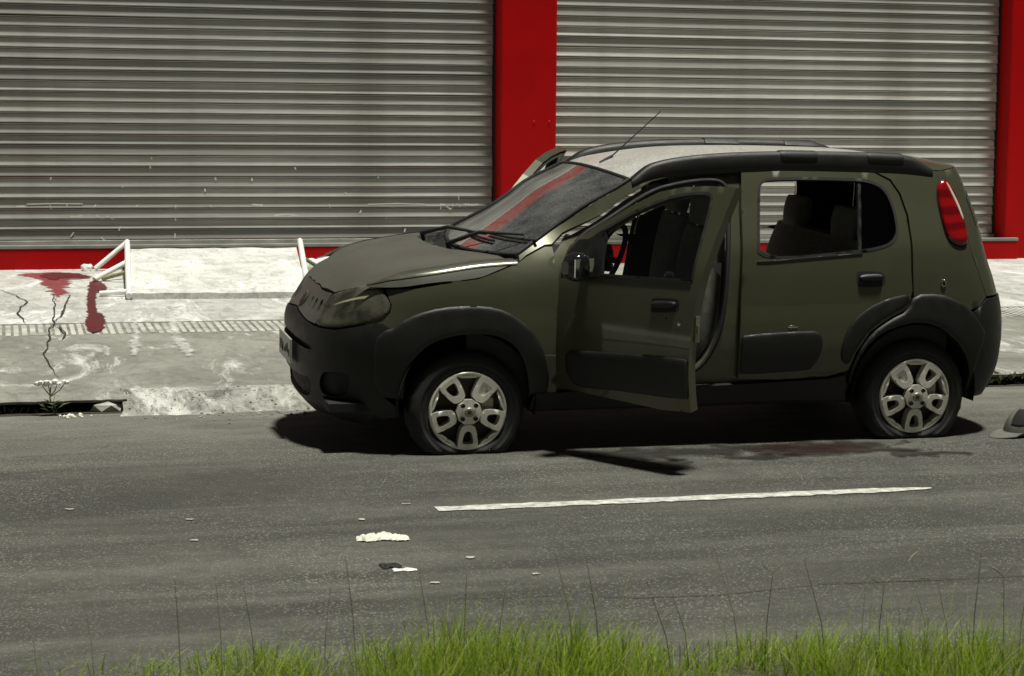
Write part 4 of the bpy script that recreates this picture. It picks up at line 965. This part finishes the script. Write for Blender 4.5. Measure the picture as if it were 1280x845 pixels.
b_ = MB(); b_.lathe([(.001, -.03), (.05, -.028), (.07, -.01), (.072, .01)], (0, 0, 0), 18); hb = b_.build('hub', M['gloss_black'], sw_); hb.location = c_; hb.rotation_euler = (0, math.radians(24), math.radians(-90)); 
def cushion(mb, x0, x1, y0, y1, z0, z1, lean=0.0, r=.05):
    """rounded block; lean shifts x with height"""
    nz, na = 10, 28; rings = []
    for i in range(nz+1):
        t_ = i/nz; z = z0+(z1-z0)*t_; e = math.sin(PI*(.08+.84*t_))**.28
        cx, cy = (x0+x1)/2+lean*(t_-.0), (y0+y1)/2; ax, ay = (x1-x0)/2*e, (y1-y0)/2*(.85+.15*e)
        row = []
        for k in range(na):
            a = 2*PI*k/na; c, s = math.cos(a), math.sin(a); q = (abs(c)**3.5+abs(s)**3.5)**(-1/3.5); row.append((cx+ax*c*q, cy+ay*s*q, z))
        rings.append(row)
    mb.grid(rings, True, closed=True); mb.add(rings[0], [tuple(range(na))[::-1]], True); mb.add(rings[-1], [tuple(range(na))], True)
def seat(yc, x=1.0, w_=.25, name='front_seat'):
    s = empty(name, (0, 0, 0)); s.parent = car
    b_ = MB(); cushion(b_, x-.05, x+.47, yc-w_, yc+w_, .36, .55); b_.build('seat_cushion', M['cloth'], s)
    b_ = MB(); cushion(b_, x+.42, x+.60, yc-w_, yc+w_, .40, 1.06, .08); b_.build('seat_back', M['cloth'], s)
    b_ = MB(); cushion(b_, x+.50, x+.60, yc-.13, yc+.13, 1.08, 1.29, .03); b_.build('headrest', M['cloth'], s)
    b_ = MB(); b_.tube([(x+.55, yc-.06, 1.0), (x+.555, yc-.06, 1.12)], .007, 6); b_.tube([(x+.55, yc+.06, 1.0), (x+.555, yc+.06, 1.12)], .007, 6); b_.build('headrest_post', M['chrome'], s)
seat(-.37, .78); seat(.37, .90)
rs = empty('rear_seat', (0, 0, 0)); rs.parent = car
b_ = MB(); cushion(b_, 1.62, 2.10, -.62, .62, .38, .58); b_.build('seat_cushion', M['cloth'], rs)
b_ = MB(); cushion(b_, 1.96, 2.10, -.62, .62, .5, 1.0, .14); b_.build('seat_back', M['cloth'], rs)
for y in (-.33, .33):
    b_ = MB(); cushion(b_, 2.10, 2.20, y-.13, y+.13, 1.00, 1.16, .02); b_.build('headrest', M['cloth'], rs)
b_ = MB(); b_.box((2.14, -.60, .92), (2.75, .60, .95)); b_.build('parcel_shelf', M['trim'], car)
b_ = MB(); b_.tube([(.80, .0, 1.285), (.86, .0, 1.33)], .01, 6); b_.box((.775, -.11, 1.25), (.80, .11, 1.305)); b_.build('rear_view_mirror', M['black'], car)
# --- wheels: squashed tyre, five-loop cover
def loop_poly(a, r0, r1, w0, w1):
    P = [(r0, -w0), (r1, -w1), (r1, w1), (r0, w0)]; c, s = math.cos(a), math.sin(a)
    return [(p[0]*c-p[1]*s, p[0]*s+p[1]*c) for p in P]
def wheel(wx, nr, zc_, flat, phase, filled):
    w_ = empty('wheel', (wx, -.80 if nr else .80, zc_)); w_.parent = car
    sg = 1 if nr else -1
    def fin(mb, name, mat, par=w_, **kw):
        if not nr: mb.mirror_y()
        o = mb.build(name, mat, par, **kw); return o
    b_ = MB(); pr = [(.190, .012), (.196, .004), (.210, -.002), (.216, -.005), (.220, -.0035), (.236, -.005), (.240, -.0085), (.244, -.006), (.250, -.006), (.268, .002), (.282, .016), (.289, .035), (.290, .088), (.289, .14), (.280, .162), (.25, .178), (.21, .178), (.19, .17)]
    n = 72; rings = []
    for r, d in pr:
        row = []
        for k in range(n):
            a = 2*PI*k/n; rr = r+(.004 if (.27 < r and k % 3 == 0) else 0); x, z = rr*math.cos(a), rr*math.sin(a); dd = d
            if flat and z < -flat:
                sq = (-flat-z); z = -flat-.02*sq/(.08) ; dd = d+(-.30*sq if d < .08 else .30*sq)
                x *= 1+.25*sq
            elif flat and z < -.1: dd = d-(.015*((-.1-z)/(flat-.1)) if d < .08 else 0)
            row.append((x, dd, z))
        rings.append(row)
    b_.grid(rings, True, closed=True); fin(b_, 'tyre', M['tyre'])
    b_ = MB(); b_.lathe([(.196, .004), (.193, -.006), (.184, -.008), (.178, .0), (.176, .03), (.17, .10)], (0, 0, 0), 48); rim = fin(b_, 'rim', M['rim'])
    b_ = MB()
    flat_s = lambda u, v: (u, -.012-.012*max(0, 1-math.hypot(u, v)/.17), v)
    for k in range(5):
        a = phase+2*PI*k/5; o_ = fil(loop_poly(a, .066, .184, .036, .056), .016); h_ = fil(loop_poly(a, .098, .162, .017, .031), .010)
        panel(b_, flat_s, o_, [h_], rnd=1, thick=.05, step=.014, gap=0, hrnd=1)
        if k == filled: panel(b_, lambda u, v: (u, -.006, v), h_, rnd=1, thick=0, step=.02, gap=0)
    # hub pentagon
    panel(b_, lambda u, v: (u, -.026-.006*max(0, 1-math.hypot(u, v)/.07), v), [(.075*math.cos(phase+2*PI*(k+.5)/5), .075*math.sin(phase+2*PI*(k+.5)/5)) for k in range(5)], rnd=1, thick=.04, step=.015, gap=0)
    # little tabs of the outer ring between the loops
    for k in range(5):
        a = phase+2*PI*(k+.5)/5; pts = [(r*math.cos(a+t_), r*math.sin(a+t_)) for r, t_ in ((.180, -.30), (.186, -.30), (.186, .30), (.180, .30), (.168, .20), (.168, -.20))]
        panel(b_, lambda u, v: (u, -.006, v), pts, rnd=0, thick=.02, step=.02, gap=0)
    fin(b_, 'wheel_cover', M['rim'], rim)
    b_ = MB()
    for k in range(4):
        a = phase+PI/4+2*PI*k/4; c = (.046*math.cos(a), -.0335, .046*math.sin(a)); b_.lathe([(.012, .0), (.0115, -.003), (.008, -.002), (.001, .004)], c, 12)
    fin(b_, 'bolt', M['black'], rim)
    b_ = MB(); b_.lathe([(.024, -.030), (.023, -.037), (.016, -.0385), (.001, -.0385)], (0, 0, 0), 20); fin(b_, 'centre_cap', M['disc'], rim)
    b_ = MB(); b_.box((-.009, -.0405, -.009), (.009, -.0386, .009)); fin(b_, 'cap_mark', M['rim_dark'], rim)
    b_ = MB(); b_.lathe([(.175, .06), (.13, .062), (.05, .06), (.001, .06)], (0, 0, 0), 32); fin(b_, 'brake_disc', M['rim_dark'])
    b_ = MB(); b_.box((.075, .035, -.03), (.135, .06, .055)); fin(b_, 'brake_caliper', M['disc'])
wheel(0.0, True, .213, .206, math.radians(270), 2)
wheel(2.372, True, .222, .214, math.radians(270), 3)
wheel(0.0, False, .215, 0, 1.0, 9)
wheel(2.372, False, .215, 0, 2.0, 9)
# ------------------------------------------------------------------ stains on the road
b_ = MB()
for P in ([(.30,.02),(.8,.02),(1.3,.0),(1.75,.06),(2.10,-.05),(2.45,-.12),(2.1,-.30),(1.7,-.28),(1.3,-.30),(1.0,-.42),(.75,-.45),(.6,-.25),(.35,-.15)], [(.62,-.32),(.95,-.36),(1.10,-.52),(.86,-.68),(.64,-.56)], [(1.10,-.28),(1.55,-.30),(1.72,-.45),(1.3,-.52)], [(1.95,-.40),(2.3,-.36),(2.55,-.50),(2.1,-.62)], [(1.85,-.24),(2.2,-.24),(2.35,-.40),(2.0,-.44)]):
    blot(b_, P, .004, .03, 1, .05, .09)
stain_obj(b_, 'oil_stain', M['oil'], 'ragged dark wet stain seeping out on the road beside the car sill')
b_ = MB(); blot(b_, [(1.35,-.12),(1.74,.0),(2.0,-.06),(2.10,-.38),(1.80,-.52),(1.55,-.46),(1.32,-.32)], .007, .03, 1, .05, .11)
stain_obj(b_, 'oil_stain', M['oilred'], 'brownish red patch in front of the near rear wheel')
ribbon('crack', [(-.75,-2.84),(-.53,-2.88),(-.36,-2.89),(-.1,-2.98),(.18,-3.0),(.6,-2.93),(1.0,-2.96),(1.5,-2.98)], .006, .004, M['crack'], 'hairline crack running along the road just above the grass', 'crack', wob=.003)
# ------------------------------------------------------------------ litter
def crumple(name, c, L, w_, h, mat, label, cat, rz=0.0, group=None, nx=26, ny=12):
    b_ = MB(); G = []
    ph = [random.uniform(0, 6) for _ in range(6)]
    for j in range(ny+1):
        row = []
        for i in range(nx+1):
            s_, t_ = i/nx, j/ny; e = math.sin(PI*t_)**.5*math.sin(PI*min(1, s_*1.0+.0001))**.5
            x = (s_-.5)*L+random.uniform(-.004, .004); wv = .5+.5*math.sin(s_*9+ph[0])*math.cos(t_*5+ph[1]); y = (t_-.5)*w_*(.5+.5*math.sin(s_*5+ph[2])**2+.2)
            row.append((x, y, .003+h*e*(.25+.75*wv*(1.15-s_))*(.6+.8*abs(mnoise.noise(Vector((x*45, y*45, ph[3])))))+random.uniform(0, h*.10)))
        G.append(row)
    b_.grid(G, False); o = b_.build(name, mat); o.location = c; o.rotation_euler = (0, 0, rz); return tag(o, label, cat, group)
crumple('crumpled_paper', (-.775, -1.85, 0), .20, .09, .040, M['paper'], 'large crumpled cream paper tissue on the open road below the front bumper', 'paper', -.1)
crumple('black_scrap', (-.835, -2.325, 0), .075, .06, .022, M['black'], 'black scrap of rubber on the road, touching a white chip', 'scrap', .1)
crumple('white_scrap', (-.795, -2.392, 0), .085, .04, .010, M['white'], 'white chip lying against the black scrap on the road', 'scrap', -.1)
for k, (x, y) in enumerate([(-1.93,-1.0),(-1.47,-1.32),(-1.49,-1.72),(-.79,-1.47),(-.52,-2.25),(-.74,-2.61),(-.35,-2.56),(-.55,-1.19)]):
    b_ = MB(); blot(b_, [(-.018,-.008),(.016,-.012),(.022,.008),(-.012,.012)], 0, .005, 1, .02)
    b_.v = b_.v+[]; P = b_.v; n0 = len(P); b_.add([(p[0], p[1], -.0035) for p in P], [])
    o = b_.build('paper_chip', M['stone']); o.location = (x, y, .005); o.rotation_euler = (0, 0, random.uniform(-.5, .5)); tag(o, 'tiny pale paper chip lying flat on the bare road', 'paper', 'tiny paper chips scattered over the road')
# ------------------------------------------------------------------ cap on the road at the right edge
cp = empty('baseball_cap', (3.005, -.03, 0), 'grey cap with a dark printed patch lying on the road behind the rear wheel', 'cap')
cp.rotation_euler = (0, 0, math.radians(14)); cp.scale = (1.12, 1.12, 1.08)
b_ = MB(); rings = []
for j in range(10):
    t_ = j/9; a = t_*PI/2; r = math.cos(a)**.75; z = .012+.125*math.sin(a)
    rings.append([(.112*r*math.cos(2*PI*k/28)+.02*t_, .09*r*math.sin(2*PI*k/28), z+.004*math.sin(k*1.3+j)) for k in range(28)])
b_.grid(rings, True, closed=True); b_.build('crown', M['cap'], cp)
b_ = MB(); G = []
for j in range(7):
    t_ = j/6; row = []
    for i in range(15):
        a = PI-1.15+2.3*i/14; r0 = Vector((.108*math.cos(a), .087*math.sin(a), .022)); r1 = Vector((-.075-.125*math.cos(PI-a)*1.0, .082*math.sin(a)*1.05, .012-.010*math.cos((a-PI)*1.4)))
        row.append(r0+(r1-r0)*t_+Vector((0, 0, .008*math.sin(PI*t_))))
    G.append(row)
b_.grid(G, True); b_.grid([[p-Vector((0, 0, .004)) for p in r] for r in G], True, flip=True); b_.build('brim', M['cap'], cp)
b_ = MB(); G = []
for j in range(6):
    G.append([(.02*(.25+.5*j/5)+.1145*math.cos((.25+.5*j/5)*PI/2)**.75*math.cos(a), .0925*math.cos((.25+.5*j/5)*PI/2)**.75*math.sin(a), .0135+.1275*math.sin((.25+.5*j/5)*PI/2)) for a in [PI+.15+.95*i/8-.02*j for i in range(9)]])
b_.grid(G, True); b_.build('printed_patch', M['cap_print'], cp)
b_ = MB(); b_.lathe([(.008, .0), (.006, -.005), (.001, -.006)], (0, 0, 0), 10); o = b_.build('button', M['cap_print'], cp); o.rotation_euler = (PI/2*-1, 0, 0); o.location = (.02, 0, .137)
# ------------------------------------------------------------------ gutter things
lump('kerb_fragment', (-1.635, 1.79, .022), (.095, .05, .038), M['stone'], 1, .1, 'grey broken slab of kerb lying in the open gutter', 'kerb fragment')
wd = empty('flowering_weed', (-1.93, 1.68, 0), 'thin weed with a flat head of white flowers growing from the gutter', 'weed')
b_ = MB(); b_.tube([(.02, 0, 0), (.0, 0, .05), (-.01, -.005, .10), (-.005, 0, .16)], [.006, .005, .004, .003], 6)
for (x, z) in ((-.05, .165), (.03, .175), (.07, .178), (-.02, .18)): b_.tube([(-.008, 0, .09+random.uniform(0, .03)), (x*.6, 0, .14), (x, 0, z)], [.0035, .003, .002], 5)
b_.build('stem', M['stem'], wd)
b_ = MB()
for k in range(16):
    a = random.uniform(0, PI); L = random.uniform(.05, .11); d = Vector((math.cos(a), -.3, .4+.6*math.sin(a))).normalized(); p = Vector((random.uniform(-.03, .03), 0, random.uniform(.0, .05))); q = p+d*L; m = (p+q)/2+Vector((0, 0, .012)); nn = Vector((.0, .3, .2)).normalized()*.006
    b_.add([p, m-nn, q, m+nn], [(0, 1, 2, 3)])
tag(b_.build('leaves', M['stem'], wd), kind='stuff')
for k in range(11):
    x = -.075+.15*k/10+random.uniform(-.01, .01); r = random.uniform(.010, .018); lump('blossom', (x, random.uniform(-.02, .02), .172+.02*random.random()+.05*abs(x)), (r*1.3, r, r*.8), M['flower'], 1, .2, parent=wd)
b_ = MB()
def tuft(b_, x, y, n, h, spread, z=0.0, w_=.006):
    for k in range(n):
        a = random.uniform(0, 2*PI); L = h*random.uniform(.5, 1); px_, py_ = x+random.uniform(-.03, .03), y+random.uniform(-.02, .02); d = Vector((math.cos(a)*spread, math.sin(a)*spread*.5, 1)).normalized()
        p = Vector((px_, py_, z)); m = p+d*L*.55; q = p+Vector((d.x*1.5, d.y*1.5, d.z*.8))*L; nn = Vector((math.cos(a+1.57), math.sin(a+1.57), 0))*w_/2
        b_.add([p-nn, p+nn, m+nn*.8, m-nn*.8, q], [(0, 1, 2, 3), (3, 2, 4)])
for k in range(14): tuft(b_, random.uniform(-2.6, -1.95), 1.80, 4, .08, 1.2)
tag(b_.build('gutter_grass', M['straw']), 'dry straggly grass in the dark gutter left of the flowering weed', 'grass', kind='stuff')
b_ = MB()
for k in range(110):
    x = random.uniform(3.10, 4.6); y = random.uniform(1.74, 1.84); z = random.uniform(0, .055); a = random.uniform(0, PI); L = random.uniform(.015, .05); d = Vector((math.cos(a), random.uniform(-.4, .2), math.sin(a)*.7)).normalized(); nn = d.cross(Vector((0, 1, .4))).normalized()*L*.3
    p = Vector((x, y, z)); b_.add([p, p+d*L*.5+nn, p+d*L, p+d*L*.5-nn], [(0, 1, 2, 3)])
for k in range(12): tuft(b_, random.uniform(3.1, 4.5), 1.78, 4, .08, .8)
tag(b_.build('leaf_litter', M['stem']), 'leaf litter and weeds clogging the kerb behind the car', 'leaf litter', kind='stuff')
b_ = MB()
for k in range(16):
    r = random.uniform(.006, .016); bm = bmesh.new(); bmesh.ops.create_icosphere(bm, subdivisions=1, radius=r); off = Vector((-1.83+random.gauss(0, .045), 1.60+random.gauss(0, .03), r*.5)); bm.verts.ensure_lookup_table()
    b_.add([v.co+off for v in bm.verts], [[v.index for v in f.verts] for f in bm.faces]); bm.free()
tag(b_.build('pebbles', M['paper']), 'white pebbles spilled at the gutter below the flowering weed', 'pebbles', kind='stuff')
b_ = MB()
for k in range(420):
    x = random.uniform(XL, 1.2); y = random.uniform(1.45, 2.0) if random.random() < .8 else random.gauss(1.45, .12); r = random.uniform(.003, .009); bm = bmesh.new(); bmesh.ops.create_icosphere(bm, subdivisions=1, radius=r)
    z = max(0, kz(x, y)) if y < 2.05 else swz(x, y); bm.verts.ensure_lookup_table(); q = random.uniform(.5, 1.4)
    b_.add([Vector((v.co.x*q, v.co.y, v.co.z*.7))+Vector((x, y, z+r*.3)) for v in bm.verts], [[v.index for v in f.verts] for f in bm.faces]); bm.free()
tag(b_.build('kerb_gravel', M['kerb']), 'loose gravel along the crumbling kerb in front of the car', 'gravel', kind='stuff')
# ------------------------------------------------------------------ grass verge in the foreground
def blade(b_, x, y, z, h, w_, lean, a, curl=.4):
    d = Vector((math.cos(a), math.sin(a), 0)); nn = Vector((-math.sin(a+.8), math.cos(a+.8), 0))*w_/2; pts = []
    for q in (0, .4, .75, 1.0): pts.append(Vector((x, y, z))+Vector((0, 0, h*q))+d*(lean*q+curl*h*q*q*.5))
    b_.add([pts[0]-nn, pts[0]+nn, pts[1]-nn*.9, pts[1]+nn*.9, pts[2]-nn*.6, pts[2]+nn*.6, pts[3]], [(0, 1, 3, 2), (2, 3, 5, 4), (4, 5, 6)])
b_ = MB()
clumps = [(random.uniform(-2.0, 2.2), random.uniform(.75, 1.25), random.uniform(.10, .35)) for _ in range(26)]
def edge_y(x): return -3.62-.17*(x+.7)          # the verge runs a little askew, as the camera sees it
for k in range(52000):
    x = random.uniform(-4.2, 3.8); dd = random.random()**.8; y = edge_y(x)-dd+.12
    cl = mnoise.noise(Vector((x*3.1, y*2.2, 1.7)))*.42+mnoise.noise(Vector((x*9.0, y*5.0, 4.2)))*.45
    den = (sm(-2.15, -1.30, x)*.85+.05)*sm(-.30, .38, cl+.10*dd)
    if random.random() > den: continue
    h = (.035+.12*min(1, dd*2.0))*(1+.9*cl)*random.uniform(.45, 1.35)*(.6+.4*sm(-2.1, -.8, x))*(.75+.5*mnoise.noise(Vector((x*1.7, 3.3, 8.1)))+.25); thin = random.random() < .10
    if thin: h *= 1.7
    blade(b_, x, y, 0.0, max(.02, h), random.uniform(.0012, .002) if thin else random.uniform(.002, .0046), random.uniform(-.02, .07), random.uniform(0, 2*PI), random.uniform(.1, 1.2))
tag(b_.build('verge_grass', M['grass']), 'fresh green grass along the near edge of the road', 'grass', kind='stuff')
def stalk(x, y, h, lx, dark, heads):
    s_ = empty('grass_stalk', (x, y, 0), None, 'grass stalk', 'tall grass stalks standing above the verge')
    s_['label'] = 'thin dark grass stalk with splayed seed spikes above the verge' if heads else ('thin dark grass stalk leaning over the verge' if dark else 'thin pale dry grass stalk leaning over the verge')
    m = M['dstalk'] if dark else M['straw']; top = Vector((lx, random.uniform(-.05, .05), h))
    MB().tube([(0, 0, 0), (lx*.3, 0, h*.5), top], [.0018, .0014, .0007], 5).build('stem', m, s_)
    if heads:
        for a in heads: MB().tube([top, top+Vector((math.cos(a)*.025, .01, math.sin(a)*.02)), top+Vector((math.cos(a)*random.uniform(.04, .065), .015, math.sin(a)*.035))], [.0010, .0020, .0008], 5).build('seed_spike', m, s_)
for (x, h, lx, dark, heads) in ((-2.1,.34,-.05,0,()),(-1.95,.30,-.03,0,()),(-1.72,.36,-.02,0,()),(-1.60,.34,-.02,0,()),(-1.50,.30,-.04,0,()),(-1.30,.27,.02,0,()),(-1.20,.36,-.04,0,()),(-1.02,.36,-.05,0,()),(-.93,.34,.0,0,()),(-.84,.30,.02,0,()),(-.60,.40,-.08,0,()),(-.52,.36,-.05,1,()),
        (-.36,.34,-.10,1,()),(-.28,.30,-.06,1,()),(-.12,.40,-.10,0,()),(-.02,.30,.01,1,(.7,2.4)),(.10,.38,-.09,1,()),(.20,.30,.02,0,()),(.32,.26,.0,1,(.6,2.6)),(.42,.34,-.05,0,(.8,)),(.55,.37,.01,1,(.45,2.7)),(.63,.30,.0,1,(.8,2.2)),(.72,.28,.02,0,(2.4,)),(.80,.44,.06,0,()),(.86,.27,.0,1,(.6,2.5)),(.95,.31,-.04,1,()),(1.03,.38,.02,1,()),(.48,.28,-.02,1,(1.2,2.9))):
    y = edge_y(x)-.25+random.uniform(-.15, .12); stalk(x, y, h, lx, dark, heads)
